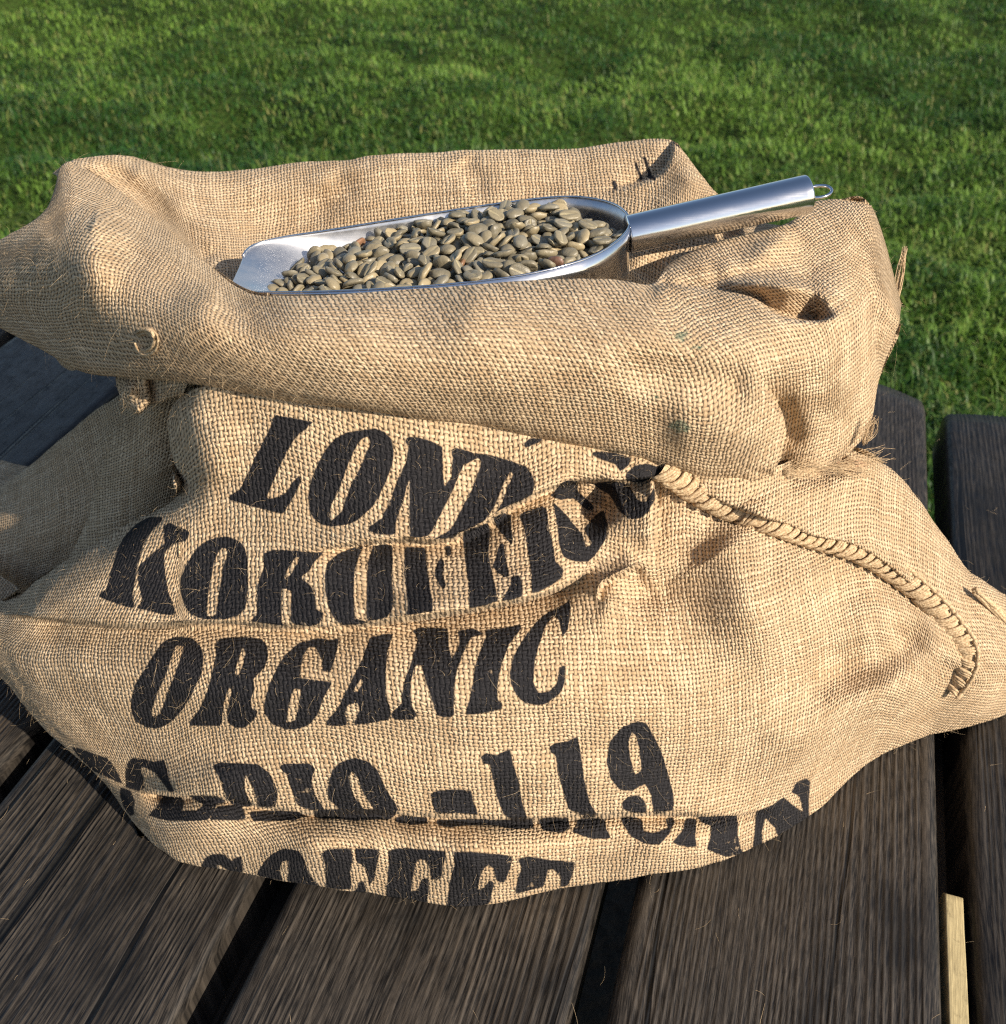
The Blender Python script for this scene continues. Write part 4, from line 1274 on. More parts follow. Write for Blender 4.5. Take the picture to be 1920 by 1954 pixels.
m = NT("grass blade")
info = m.attr("tint").outputs["Vector"]
tn = m.sep(info)
col = m.mix(tn[0], (.026, .085, .014), (.165, .285, .042))
col = m.mix(m.math('MULTIPLY', tn[1], .8), col, (.26, .25, .08))
m.set(Base_Color=col, Roughness=.5)
m.b.inputs["Specular IOR Level"].default_value = .35
tr = m.n("ShaderNodeBsdfTranslucent")
m.l(m.mix(.5, col, (.09, .24, .025)), tr.inputs[0])
mx = m.n("ShaderNodeMixShader")
mx.inputs[0].default_value = .38
m.l(m.b.outputs[0], mx.inputs[1])
m.l(tr.outputs[0], mx.inputs[2])
m.l(mx.outputs[0], m.out.inputs[0])
M_GRASS = m.m


def lawn(n):
    rng = np.random.default_rng(5)
    # distance drawn so that nearer turf is denser
    lo, hi = .75, 7.5
    Yd = np.exp(rng.uniform(math.log(lo), math.log(hi), n))
    outer = rng.random(n) < .27                       # the field goes on to both sides
    X = rng.uniform(-1, 1, n) * (.75 + .62 * Yd)
    X = np.where(outer, np.sign(X) * (.75 + .62 * Yd) * (1 + 1.3 * np.abs(X) / (.75 + .62 * Yd)), X)
    keep = ~((X > -1.1) & (X < .62) & (Yd < 1.1))
    X, Yd, outer = X[keep], Yd[keep], outer[keep]
    p = np.stack([.82 * X + .57 * Yd, -.57 * X + .82 * Yd, 0 * X], 1)
    tuftn = noise3(p, 5.5) * .6 + noise3(p + 9, 13) * .5
    tone = noise3(p + 31, 1.4) * .55 + noise3(p + 3, 5) * .45 + noise3(p + 13, 12) * .3
    n = len(X)
    small = rng.random(n) < .68                       # broad little leaves among the blades
    Hh = np.where(small, rng.uniform(.012, .03, n), rng.uniform(.022, .06, n) * (1 + 1.1 * np.clip(tuftn, -.6, 1)))
    wd = np.where(small, rng.uniform(.0032, .0065, n), rng.uniform(.0016, .0032, n)) * (.75 + .12 * Yd) * np.where(outer, 1.6, 1.0)
    base = np.stack([X, Yd, ground_h(X, Yd) + .012 * np.clip(tuftn, -1, 1) + np.where(small, rng.uniform(.0, .03, n), 0)], 1)
    an = rng.uniform(0, 2 * math.pi, n)
    lean = rng.uniform(.15, .9, n) + small * .6
    dirh = np.stack([np.cos(an), np.sin(an), 0 * an], 1)
    side = np.stack([-np.sin(an), np.cos(an), 0 * an], 1)
    up = np.array([0, 0, 1.0])
    mid = base + dirh * (Hh * lean * .35)[:, None] + up * (Hh * .62)[:, None]
    tip = base + dirh * (Hh * lean)[:, None] + up * (Hh * (1 - .25 * lean))[:, None]
    hw = (side * wd[:, None]) * .5
    V = np.stack([base - hw * .8, base + hw * .8, mid + hw, mid - hw, tip], 1)
    k = np.arange(n)[:, None] * 5
    me = fast_mesh("grass", V.reshape(-1, 3), quads=k + np.array([0, 1, 2, 3]), tris=k + np.array([3, 2, 4]), smooth=True)
    a_ = me.attributes.new("tint", 'FLOAT_VECTOR', 'POINT')
    t0 = np.clip(.48 + 1.25 * tone + .45 * rng.normal(0, .5, n), 0, 1)
    t1 = np.clip(rng.random(n) ** 9 * 1.2 + (noise3(p + 70, 4) > .66) * .25, 0, 1)
    a_.data.foreach_set("vector", np.repeat(np.stack([t0, t1, 0 * t0], 1), 5, axis=0).astype(np.float32).ravel())
    me.materials.append(M_GRASS)
    o = link(bpy.data.objects.new("grass", me))
    tag(o, "short lumpy green grass covering the field behind the table", "grass", kind="stuff")


lawn(440000)
# ------------------------------------------------------------------ steel scoop
def steel(name, rough, brush):
    m = NT(name)
    tc = m.n("ShaderNodeTexCoord").outputs["Object"]
    xyz = m.sep(tc)
    br = m.noise(m.comb(m.math('MULTIPLY', xyz[0], 60.0), m.math('MULTIPLY', xyz[1], brush), m.math('MULTIPLY', xyz[2], brush)), 1.0, 3.0, .6)
    sm = m.noise(tc, 45.0, 4.0, .6)
    sc = m.noise(tc, 900.0, 2.0)
    r = m.math('ADD', m.ramp(sm, .3, .7, rough * .8, rough * 1.35), m.math('MULTIPLY', m.math('SUBTRACT', br, .5), .12))
    m.set(Base_Color=(.66, .66, .67), Metallic=1.0, Roughness=r, Normal=m.bump(m.math('ADD', br, m.math('MULTIPLY', sc, .1)), .05, .0003))
    return m.m


M_STEEL = steel("brushed steel", .13, 1500.0)
M_STEEL_IN = steel("worn satin steel", .40, 900.0)

SC = [  # front rim point, back rim point (photo pixel + distance), depth of the trough below the rim
    ((431, 556, .416), (464, 487, .466), .0015),
    ((437, 557, .415), (475, 473, .474), .0025),
    ((455, 558, .414), (500, 462, .480), .0045),
    ((510, 558, .412), (550, 451, .485), .011),
    ((600, 557, .410), (630, 439, .489), .022),
    ((720, 552, .409), (740, 421, .492), .034),
    ((850, 543, .410), (860, 402, .495), .046),
    ((980, 528, .414), (970, 386, .497), .050),
    ((1080, 506, .422), (1060, 376, .497), .052),
    ((1140, 484, .432), (1120, 377, .493), .052),
    ((1180, 458, .445), (1168, 388, .484), .052),
    ((1198, 438, .456), (1192, 403, .473), .051),
    ((1203, 422, .4645), (1203, 420, .4655), .050)]
SCOOP_AX = at(1541, 372, .478) - at(1200, 446, .465)
SCOOP_AX /= np.linalg.norm(SCOOP_AX)


def scoop_surface(nu=90, nv=40, shrink=0.0):
    Fp = np.array([at(*q[0]) for q in SC])
    Bp = np.array([at(*q[1]) for q in SC])
    Dp = np.array([q[2] for q in SC])
    s = arc_params((Fp + Bp) / 2 + np.array([0, 0, 0]), nu)
    s[-12:] = np.linspace(s[-12], len(SC) - 1, 12)
    Fc, Bc = crom(Fp, s=s), crom(Bp, s=s)
    Dc = crom(Dp[:, None], s=s)[:, 0]
    P = np.zeros((nu, nv, 3))
    for k in range(nu):
        mid = (Fc[k] + Bc[k]) / 2
        half = (Bc[k] - Fc[k]) / 2
        w = np.linalg.norm(half)
        dn = np.array([0, 0, -1.0]) + .25 * SCOOP_AX * 0
        for q in range(nv):
            a = math.pi * q / (nv - 1)
            ca, sa = math.cos(a), math.sin(a)
            # rounded trough: near-vertical walls towards the closed end
            e = .75 if Dc[k] > w else 1.0
            P[k, q] = mid - half * math.copysign(abs(ca) ** e, ca) + dn * (Dc[k] - shrink) * (abs(sa) ** e)
    return P


def build_scoop():
    root = empty("steel_scoop", tuple(at(900, 480, .45)))
    tag(root, "shiny stainless steel scoop heaped with green coffee beans, lying in the sack opening", "scoop")
    inv = Matrix.Translation(-root.location)

    def add(o):
        o.parent = root
        o.matrix_parent_inverse = inv
        return o
    P = scoop_surface()
    nu, nv = P.shape[:2]
    inner = P.copy()
    # wall thickness towards the outside / underneath
    nr = np.cross(np.gradient(P, axis=1), np.gradient(P, axis=0))
    nr /= np.linalg.norm(nr, axis=2)[..., None] + 1e-9
    cen = P.mean((0, 1)) + np.array([0, 0, .05])
    sg = np.sign((nr * (P - cen)).sum(-1)).mean()
    outer = P + nr * (np.sign(sg) * .0009)
    V = np.concatenate([inner.reshape(-1, 3), outer.reshape(-1, 3)])
    q1, q2 = grid_quads(nu, nv), grid_quads(nu, nv, nu * nv, True)
    rimq = []
    N = nu * nv
    loop = [k * nv for k in range(nu)] + [k * nv + nv - 1 for k in range(nu - 1, -1, -1)]
    tip = [q for q in range(nv - 1, -1, -1)]
    full = loop + tip[1:-1]
    for a, b in zip(full, full[1:] + full[:1]):
        rimq.append((a, b, N + b, N + a))
    me = fast_mesh("bowl", V, quads=np.concatenate([q1, q2, np.array(rimq)]))
    me.materials.append(M_STEEL_IN)
    me.materials.append(M_STEEL)
    mi = np.zeros(len(me.polygons), np.int32)
    mi[len(q1):] = 1
    me.polygons.foreach_set("material_index", mi)
    add(link(bpy.data.objects.new("bowl", me)))
    # rolled bright rim
    rim_path = np.array([P[k, 0] for k in range(nu)] + [P[k, nv - 1] for k in range(nu - 2, -1, -1)])
    v, f = tube_verts(rim_path, .0006, 6)
    add(mesh_obj("rim_bead", v, f, M_STEEL))
    # handle: a capped tube along the axis
    A = at(1199, 447, .4645)
    B = at(1543, 370, .4785)
    ax = (B - A) / np.linalg.norm(B - A)
    n, sd = 30, 40
    L = np.linalg.norm(B - A)
    R = .0094
    up = np.array([0, 0, 1.0])
    s1 = np.cross(ax, up)
    s1 /= np.linalg.norm(s1)
    s2 = np.cross(s1, ax)
    prof = [(0, .0)] + [(0, R * .96)] + [(L * t, R * (.96 + .04 * t)) for t in np.linspace(0.004, .985, n)] + [(L * .992, R * .985), (L * .998, R * .93), (L, R * .84), (L + .0004, R * .5), (L + .0004, 0)]
    V, F = [], []
    for (x, r) in prof:
        for k in range(sd):
            t = 2 * math.pi * k / sd
            V.append(A + ax * x + r * (math.cos(t) * s1 + math.sin(t) * s2))
    for j in range(len(prof) - 1):
        for k in range(sd):
            k2 = (k + 1) % sd
            F.append((j * sd + k, j * sd + k2, (j + 1) * sd + k2, (j + 1) * sd + k))
    add(mesh_obj("handle", V, F, M_STEEL))
    # welded wire eye to hang it by
    C_ = B + ax * .0052
    path = [C_ + ax * (-.0062 * math.cos(t)) + (s1 * .0048 - s2 * .0008) * math.sin(t) for t in np.linspace(.12, 2 * math.pi - .12, 28)]
    v, f = tube_verts(path, .00085, 8)
    add(mesh_obj("hanging_ring", v, f, M_STEEL))
    return root


scoop = build_scoop()
#PART4
# ------------------------------------------------------------------ coffee beans: settled positions (1e-5 m), quaternions (1e-3), scales (1e-5)
BEANS = """
740,41866,27589,119,154,-453,870,1119,1103,1090
3230,46969,28155,45,99,-984,-143,1138,1036,1064
-1195,46214,27734,305,-952,-30,-13,1130,1097,1093
-1356,41555,27645,83,480,873,30,1097,1125,1091
-427,42532,27625,193,-2,-45,980,1177,1037,1101
-1342,45105,27697,295,186,-11,937,1099,1058,1033
-2634,43302,27384,642,693,-329,-3,1083,1071,1058
3693,44865,28048,130,725,617,277,1086,1047,1039
815,44559,27825,698,-25,74,-712,1082,1036,1044
3027,43493,27876,129,-932,322,-101,973,925,976
593,47803,27837,954,53,-3,295,1024,1077,1079
2633,44330,28064,731,-135,218,-632,1082,1022,1009
-3298,45707,27282,58,698,-704,-117,1070,1071,1032
-354,47561,27817,280,124,-196,932,931,916,907
2014,43526,27816,267,957,107,-38,1110,1040,1101
4058,45872,28132,6,938,-342,-53,1050,1111,1076
4604,44085,28026,8,25,-30,-999,953,1039,1016
-3255,42306,27335,172,466,-220,-840,1160,1068,1075
-4106,45370,27006,978,203,4,39,1085,1103,1091
4397,45125,27999,990,-41,-136,1,1047,995,1034
-1510,43979,27370,861,163,-239,417,931,931,957
-6177,42356,26800,27,-121,375,919,1054,985,1037
-4989,43879,26868,16,-825,-528,-199,1111,1071,1077
-7065,42415,26730,483,194,175,835,995,992,991
-2637,42145,27371,986,136,82,57,924,956,951
27,43494,27655,136,-136,168,967,1024,1037,1065
2882,46119,28095,161,256,-953,-37,1049,1107,1056
1941,42361,27663,770,-434,16,-468,1025,1056,1065
-1918,42554,27455,402,-361,-839,72,1004,1030,1027
-3132,44520,27252,916,98,-148,359,974,1029,977
2374,42657,27747,43,-283,-736,613,922,864,885
-839,45558,27631,275,-592,736,179,899,895,893
1114,42460,27597,210,-19,478,853,1031,1096,1063
2281,47801,28122,99,-46,234,966,1088,972,1010
-5584,43731,26804,869,-1,-292,401,1002,891,944
-6488,44195,26692,725,193,-240,-615,1106,1115,1101
-3073,46490,27363,895,-112,217,373,1082,1139,1101
-340,46186,27515,289,559,-342,698,1041,1046,996
-4665,44760,26875,33,-364,913,183,859,948,899
-2614,41423,27340,293,250,-53,-921,927,983,982
36,44974,27652,256,867,-42,425,1043,1125,1068
-2516,44996,27221,422,-132,-46,896,1016,1045,1024
970,48630,27874,745,58,-137,650,992,1065,1039
-853,41797,27474,39,886,425,181,1001,1003,1023
-9,41743,27570,425,845,-242,-217,1033,1013,957
-6107,45550,26673,881,-63,-153,-443,1066,1151,1097
-2498,45764,27430,120,847,497,145,974,963,955
-3670,42860,27208,66,-262,962,-33,1010,996,962
2232,45861,28006,175,320,-931,-2,960,933,979
-2190,48463,27621,99,322,-934,124,1023,1105,1079
1831,47894,27708,359,895,257,-60,1149,1067,1072
-5950,44219,26551,798,119,-121,578,1045,1045,1014
1706,44936,27645,314,124,-114,935,981,882,933
-6700,45184,26657,478,-182,-200,835,979,940,978
-8624,44293,26004,864,202,312,339,989,959,986
676,46250,27921,258,711,635,-157,1157,1056,1101
442,42106,27645,431,-848,227,209,1073,1079,1082
-341,45182,27626,338,-16,904,-260,1131,1087,1058
1458,45850,27658,438,-336,202,809,1033,1010,1043
-3885,44777,27016,140,-81,-739,654,952,886,900
-5426,45960,26515,355,332,681,-548,1063,1143,1082
-5026,46562,26798,816,231,-182,-498,1011,921,946
-8105,44006,26155,830,-130,-33,542,939,967,989
-3393,43702,27210,743,-132,123,-644,917,1020,991
-562,44537,27560,161,-121,-914,351,962,945,968
-7281,44183,26409,321,120,195,919,1068,1022,1000
-1229,48164,27499,79,816,-450,-353,1048,1152,1090
-7871,44797,26298,217,-220,-950,34,966,886,895
-8640,47724,25807,529,718,-380,244,1116,985,1042
-5756,46395,26550,104,-141,-454,874,1131,1054,1055
-5167,45328,26757,67,-346,932,-84,1129,1057,1062
-3688,48194,27140,130,427,849,-283,1013,944,982
-4411,42842,27046,683,210,331,616,894,903,904
-3941,42284,26757,15,7,-220,975,1039,1051,1052
4326,43819,27704,803,-121,-81,578,893,951,932
-7387,47200,25958,830,197,-27,-521,1155,1080,1100
-2054,43673,27432,669,217,-239,-670,1023,1038,1037
1119,44199,27592,222,207,947,-101,964,981,941
-9899,43752,25711,875,43,62,-479,1090,986,1034
-1025,42817,27472,253,-501,-818,128,923,904,911
249,44330,27552,811,-34,-8,584,1003,1023,984
-5188,48357,26465,929,208,254,169,931,1026,1003
1451,48072,27959,7,-295,907,-302,934,927,956
-2212,46595,27319,921,4,-109,-375,1044,1026,976
1874,43880,27847,763,-219,-158,-587,926,1041,989
1272,46792,27541,630,320,506,-495,984,1091,1047
-8031,46332,26152,700,154,99,691,880,860,891
-5655,43196,26563,274,-95,774,-563,992,1002,1054
-502,44077,27459,230,378,-864,241,1024,1088,1089
-8492,47009,25740,477,461,-6,-748,1066,1015,1033
-3159,41400,27217,332,335,-770,-429,916,913,940
-9651,44283,25807,931,-247,204,-174,897,877,882
3365,44225,27677,913,-402,72,-20,966,983,952
863,42829,27675,658,-367,317,576,979,997,1045
-7106,44814,26480,811,-323,312,-375,949,934,915
-2282,47238,27363,808,-467,111,-342,906,936,944
425,47015,27596,186,-206,-289,916,862,917,877
2439,44501,27784,823,64,187,532,1078,1062,1070
2988,42918,27608,942,-242,-148,180,844,892,910
-2557,48252,27339,84,571,-817,-3,1040,911,964
-3856,46346,27160,62,-142,984,-91,937,947,907
-4753,42650,26865,813,-411,117,-396,891,916,935
-5080,41401,27018,777,-7,-248,579,889,909,929
1163,43286,27584,0,-39,510,859,927,953,1001
3378,46166,27839,210,543,787,206,949,914,936
-6630,46278,26521,769,-6,-55,636,896,975,965
-8785,43476,25845,566,648,313,402,928,980,981
1208,47306,27674,117,-162,-14,-980,1102,997,1044
-1534,45334,27572,182,-530,-827,38,1169,1125,1098
-3969,47126,27098,667,249,-274,-647,872,890,940
542,45555,27756,722,125,-149,-664,938,856,888
2213,45339,27599,842,261,-8,-473,1023,931,986
-8800,45749,25629,683,508,-194,489,963,918,898
2999,45091,27877,253,495,830,32,1081,1053,1005
-4704,48768,26580,496,-250,-198,-808,934,1025,974
-2031,44532,27303,311,872,31,376,1150,1094,1087
-4468,45996,26943,599,-366,206,681,1042,995,971
-1259,44422,27314,118,-89,-250,957,913,922,966
2811,45308,27961,781,-220,-129,570,923,991,1001
-1539,47052,27649,526,-58,-79,-845,1036,998,970
-698,46799,27735,808,95,-126,-568,904,917,969
-9382,45210,25822,256,-103,326,904,941,904,926
-5701,48664,26333,451,195,-805,332,995,995,1027
3806,43704,27439,413,282,339,797,1021,965,1006
-9248,46804,25505,335,285,-194,-877,1062,1052,1087
-3773,48959,26965,19,153,-971,180,1098,1075,1042
-8041,47077,25968,414,-745,488,-186,1034,988,1032
-1845,41724,27268,609,161,343,697,926,902,901
-8282,44801,25998,77,190,309,929,967,879,920
-6334,43246,26686,814,-36,346,465,870,942,931
4987,44762,27747,12,918,-299,259,1049,1126,1072
-4099,43691,26774,754,-233,-525,-319,952,936,900
-3786,44203,26994,16,-991,35,125,918,895,931
-3252,48075,27071,260,833,284,398,974,921,905
-4612,43237,26910,76,921,-107,-366,959,936,938
2751,48214,27835,910,404,23,-96,1026,1092,1040
-1910,47824,27416,577,-107,138,797,984,1032,1056
136,49198,27581,773,41,-130,619,890,913,907
4217,44696,27691,145,-366,-859,326,973,952,939
-7841,45493,26099,857,25,-114,502,1089,1086,1089
-57,48129,27695,80,-762,-642,-20,966,1035,1040
-655,48281,27634,432,217,-601,-636,1123,1073,1074
-1390,42388,27377,132,869,-337,-338,1013,1117,1095
-4751,48027,26674,433,157,-339,-820,878,874,883
-6721,47924,26197,356,-280,744,-491,1012,993,962
-8906,46201,25697,983,138,27,-119,862,931,917
2521,47549,27721,214,944,231,-100,1026,1000,975
-9050,43889,25849,607,431,-627,-231,898,964,962
-7583,43480,26208,161,-14,-83,-983,985,952,943
-5902,41845,26714,735,59,71,672,994,974,974
5496,45399,27801,36,562,-801,204,927,878,891
-5502,41790,26824,658,333,320,595,883,921,884
-10007,44931,25636,24,-14,990,-140,1057,988,1021
-6638,47019,26243,514,-176,-447,710,1066,1138,1095
2813,47651,28004,235,971,27,31,966,902,954
-4965,42238,26797,949,159,199,-183,942,937,902
-6995,43249,26537,419,633,-640,-121,993,1039,1046
-5867,46739,26573,279,-200,855,388,984,1000,1041
1200,46205,27620,826,-260,-397,-304,916,905,928
-9356,43348,25730,388,316,-78,862,877,919,892
-4691,41863,26760,97,223,-620,746,971,1011,1037
-5706,47082,26500,294,-404,764,407,1040,993,1055
-7124,48237,25855,61,-183,796,-574,999,966,935
-2115,45690,26972,747,83,271,-601,1001,1031,1068
-5872,45340,26404,751,-231,53,616,1009,1041,1050
-7298,44989,26303,273,-464,-764,356,1016,1018,1073
-6536,43359,26512,164,-414,-841,307,976,1014,1016
-2879,48882,26905,233,-773,-521,276,1095,1056,1073
646,43709,27333,14,-8,-194,981,1018,963,942
-8119,48206,25607,74,-24,313,-947,1144,1079,1064
2458,46567,27774,882,-413,160,-161,981,915,919
-698,47494,27619,231,-948,-218,10,972,1000,977
872,44917,27502,988,124,-4,-88,1030,999,954
-9120,44646,25764,293,31,-955,35,927,924,938
-6149,48422,26207,837,-195,-114,-499,950,843,885
-2939,47541,26962,389,88,-235,-887,1034,984,1041
-7371,46385,26079,249,27,967,36,1097,1128,1090
-8180,42164,26412,61,971,187,133,1037,1085,1051
-4954,47308,26671,58,166,-121,-977,884,930,919
-4099,41115,27015,23,-44,630,775,1129,1103,1053
2044,47305,27595,107,800,542,-234,1031,1097,1056
3313,43425,27363,27,-508,-240,827,940,943,988
2821,49454,27542,774,571,-221,164,962,1014,1027
-842,43808,27077,166,110,-282,939,975,946,993
2381,43165,27689,234,421,851,-210,1076,1036,1043
-2179,41568,27106,534,83,115,834,966,993,1016
-8814,44507,25958,300,389,-843,-220,872,963,915
-7180,41581,26662,508,150,166,832,1059,1062,1029
1909,46393,27660,285,-97,51,952,941,977,1019
-539,42183,27191,775,377,-208,-463,949,915,953
4544,46695,27764,989,-3,-52,-136,948,869,882
822,45652,27674,162,579,792,108,856,924,897
176,45804,27514,4,711,-686,-154,992,1017,1001
3811,46834,27885,212,870,-380,231,972,999,955
-2038,43400,27204,114,901,289,302,974,917,954
4528,45006,27841,14,-915,378,-142,873,939,928
-7344,42649,26348,513,2,-363,-778,1157,1089,1083
-4007,48917,26520,319,-68,-933,-150,906,930,974
340,48514,27568,616,-725,306,-34,913,882,921
-4026,44306,26749,138,-984,5,116,878,879,929
1379,42952,27195,949,154,-141,-236,1079,1029,1034
-2118,42797,26911,134,261,-641,-709,979,1011,1001
-83,43308,27482,65,731,-648,205,890,988,939
3967,44452,27274,861,1,-142,-488,974,1072,1023
-5280,44353,26598,708,457,194,502,1046,1076,1039
-463,46748,27603,146,-405,901,-60,1080,1061,1006
-2860,46554,27016,243,682,-689,22,1102,1075,1093
-4291,47799,26528,26,-40,-137,-989,1059,958,991
-1687,45742,27316,291,-913,66,277,855,978,927
3120,44894,27606,8,-763,624,-170,832,934,898
1466,48666,27709,80,-266,952,131,1089,1122,1067
28,47380,27278,66,-780,-489,-385,962,985,949
-4331,46710,26790,960,-176,42,-214,986,934,952
-8019,42993,26028,824,464,-320,-60,939,840,878
-3914,47953,26788,700,-109,167,685,937,1013,960
-3840,43454,26859,269,-316,817,-401,1077,1036,1063
-1634,43288,27213,47,-852,271,-445,835,845,883
-3642,45840,26800,444,248,-11,-861,971,1079,1037
2780,43804,27585,96,-42,980,168,985,997,966
1900,43267,27379,197,-429,-779,413,986,911,958
2053,48470,27838,357,-370,763,-392,973,922,948
-2638,43871,27213,77,951,23,-300,1097,1104,1088
-3847,41638,26809,180,-475,-320,-800,956,974,983
-1390,48519,27311,258,329,-853,-311,1032,1034,1028
-3023,41968,26828,654,301,-528,450,1017,1089,1054
-6450,44856,26483,109,-940,78,-314,960,870,910
-2022,49192,27258,268,-117,-268,-918,902,932,939
5552,46690,27165,281,781,-186,-525,1055,1098,1057
2450,44505,27547,24,973,119,-196,1147,1074,1091
-2625,43071,26988,418,761,321,-379,904,908,964
-6431,42871,26354,332,842,412,-106,908,926,948
4616,45678,27714,201,-7,48,978,1036,941,980
-8166,43588,25816,577,-134,-239,770,947,930,966
-229,47010,27374,132,635,739,183,935,953,931
-7413,44250,26053,251,-815,-448,269,907,848,880
2080,44068,27286,945,-65,183,265,1153,1058,1068
-3692,46932,26846,559,-379,-517,525,892,880,923
2038,46770,27271,563,-143,20,814,1045,1094,1068
-4406,44258,26376,963,94,121,-219,1181,1121,1094
3695,45454,27717,245,6,121,-962,967,1019,970
-3475,46908,26947,566,-441,628,-302,1047,1009,975
-2409,45073,27047,6,988,-63,139,842,897,908
1511,45499,27445,364,-62,-120,-922,945,953,948
4802,46482,27597,49,511,858,17,1157,1142,1080
-6859,45436,26312,138,-499,-833,-195,1004,1026,1029
-5330,42553,26564,336,-70,-193,919,1015,1059,1042
522,49450,27237,625,447,-364,526,888,993,959
5673,45943,27370,736,329,95,584,1004,996,1036
4095,45685,26861,68,-131,774,-615,1015,1127,1080
-3355,42851,26709,138,-151,-957,207,1113,1068,1052
1308,44330,27310,189,721,651,146,1107,1069,1042
-4983,46599,26515,125,-761,618,-155,1027,1008,996
3965,45937,27282,145,30,918,-368,956,1004,1026
3554,47928,27728,541,283,42,791,992,1053,1047
-2660,45559,26899,32,700,-624,-346,1027,985,1043
-1651,47531,27306,181,978,99,-19,949,909,958
646,44930,27297,124,-980,152,4,963,1045,990
-8205,46411,25653,351,-602,118,708,950,938,950
-1415,46873,27341,139,78,125,979,1019,1026,1005
-6287,47436,26140,218,195,-182,-939,1009,1087,1070
3129,47089,27703,425,-162,195,-869,1009,926,957
4382,45092,27250,81,388,913,-94,960,933,959
-9991,42870,25988,259,808,-530,14,1125,1072,1059
5272,45937,27204,515,-28,341,-786,954,979,980
-4175,47253,26567,923,352,-34,149,916,912,909
-9565,45512,25475,129,-272,912,278,941,900,924
454,47871,27449,779,230,-287,-508,944,873,880
3618,43806,27287,414,614,-655,-152,997,964,980
2625,48691,27707,214,725,-501,-420,939,868,914
817,48081,27400,107,940,-71,317,934,988,980
2136,48841,27426,771,-43,-265,578,943,903,899
-6413,42213,26352,204,-150,245,936,1024,1137,1094
-2436,48993,26986,225,-826,-476,203,1045,1005,1022
4729,44304,27420,463,-157,231,841,870,922,925
-756,45626,27310,39,-148,943,295,914,898,901
-440,41451,27167,744,-533,-285,-284,825,900,879
-6325,45935,26318,24,-747,-663,-48,850,926,909
-839,45264,26948,165,83,-766,616,881,920,922
-2120,46591,27138,17,-869,482,-107,1040,929,971
1741,43432,27013,58,-875,455,154,1045,1079,1063
-578,48997,27345,411,213,-4,-887,870,928,911
2739,45941,27617,31,957,-287,-26,995,970,941
-8397,42979,25717,536,125,-823,139,1008,1094,1048
-2763,42426,27051,403,-48,-238,882,1107,1017,1057
-3494,48748,26670,16,-675,724,-143,1080,1098,1066
-1677,43965,27073,4,400,876,268,867,929,891
3387,45679,27385,506,260,-182,-802,912,918,969
3503,42959,27389,591,701,298,267,947,889,918
-3011,43642,26900,27,-213,-977,3,972,873,907
477,44201,27197,438,105,-115,885,900,1001,946
-1203,49223,27143,27,247,126,961,951,882,912
4900,45568,27286,889,401,-221,-21,946,994,1027
-4495,41401,26745,4,-171,773,611,1151,1024,1075
-1125,44308,27050,154,-852,-451,-216,1106,1126,1100
-8759,47173,25204,383,123,-83,912,1027,983,984
1158,45229,27082,10,-828,-550,-112,1149,1057,1077
-139,41964,26970,505,-296,-348,732,1004,945,937
-6507,44884,25984,223,772,497,328,905,943,953
-8148,45085,25650,79,-838,510,178,859,897,891
-1377,43108,26791,910,155,-246,295,957,978,992
-2033,42292,26841,230,136,-40,-963,934,1025,978
-6026,48371,26024,129,564,794,-185,901,950,965
1885,42267,27327,200,499,-837,99,893,938,899
-8064,45774,25758,934,273,-58,222,865,942,901
497,46380,27260,130,-22,301,-945,1097,1002,1035
-1613,45143,26877,470,-551,615,312,951,1060,1021
2188,45947,27429,120,77,-990,-2,863,894,881
3961,46296,27600,524,311,555,-567,943,953,997
-8554,44192,25457,767,-19,62,638,1023,1050,1100
751,47035,27310,898,308,-184,255,1061,1128,1073
1242,42172,27134,132,-178,199,-955,1011,991,992
-1158,41626,27109,127,409,-902,50,980,1016,988
-6875,44696,25887,625,-346,-335,614,949,925,965
4343,45376,27502,55,68,996,-5,852,961,924
-4513,44996,26170,555,38,172,-813,932,979,954
-6520,44169,26254,29,-632,-766,111,913,918,903
4859,46888,27284,204,-849,-356,-332,1075,1027,1086
3324,44852,27361,2,-963,154,-219,969,1001,974
-3280,45077,26936,863,-52,-222,-451,968,974,980
-4864,43106,26467,899,251,-11,-358,992,877,923
3418,45404,27007,627,-194,-256,710,1046,957,972
-6994,44019,26138,178,953,-198,-144,837,893,884
1928,44939,27275,63,955,-281,-67,1050,1076,1056
-9667,44337,25379,777,37,169,605,1048,932,977
-1500,46895,27142,41,-400,-905,141,1004,973,1008
-1399,42734,27081,5,-69,-944,-323,892,874,930
-4283,45316,26757,106,-559,804,173,1108,976,1037
-4458,48527,26201,781,-322,-54,533,985,1050,1056
-2711,47530,26812,33,762,-598,248,1076,1029,1091
1324,44445,26753,940,-101,62,-319,1059,1127,1100
1534,47416,27350,72,-776,-609,146,971,965,923
3497,47765,27444,192,186,-957,-114,852,858,908
2626,45353,27277,63,-34,-408,910,1011,1030,1094
-1466,48753,26998,237,295,-905,-195,1008,1103,1053
-9223,42658,25935,897,122,-232,-355,975,940,953
-6756,43367,25968,239,-26,25,-970,1069,1097,1066
-5083,43683,26333,295,140,129,-936,945,929,956
1885,45481,26951,868,228,106,-428,1068,1010,1041
-269,45733,26893,525,-489,-285,636,1020,1090,1071
-7060,42572,26008,441,-502,43,743,1071,1054,1043
-4644,43216,26358,163,-874,-416,-192,921,891,943
-7250,45481,25523,824,-65,-264,-497,1027,1026,983
-2589,44039,26710,150,-516,843,-10,979,887,910
-6159,46931,25703,190,-295,832,-430,1093,1087,1087
-3251,47456,26354,890,283,-161,-318,889,901,955
-2951,44386,26875,939,-8,-135,316,1038,1070,1083
2826,46326,27331,99,-947,-226,-204,1036,1130,1087
-2133,48108,27048,34,996,-66,42,1083,1081,1063
2964,44059,27230,330,145,17,-933,1000,944,937
-187,43946,26960,211,-823,426,-312,1069,1153,1093
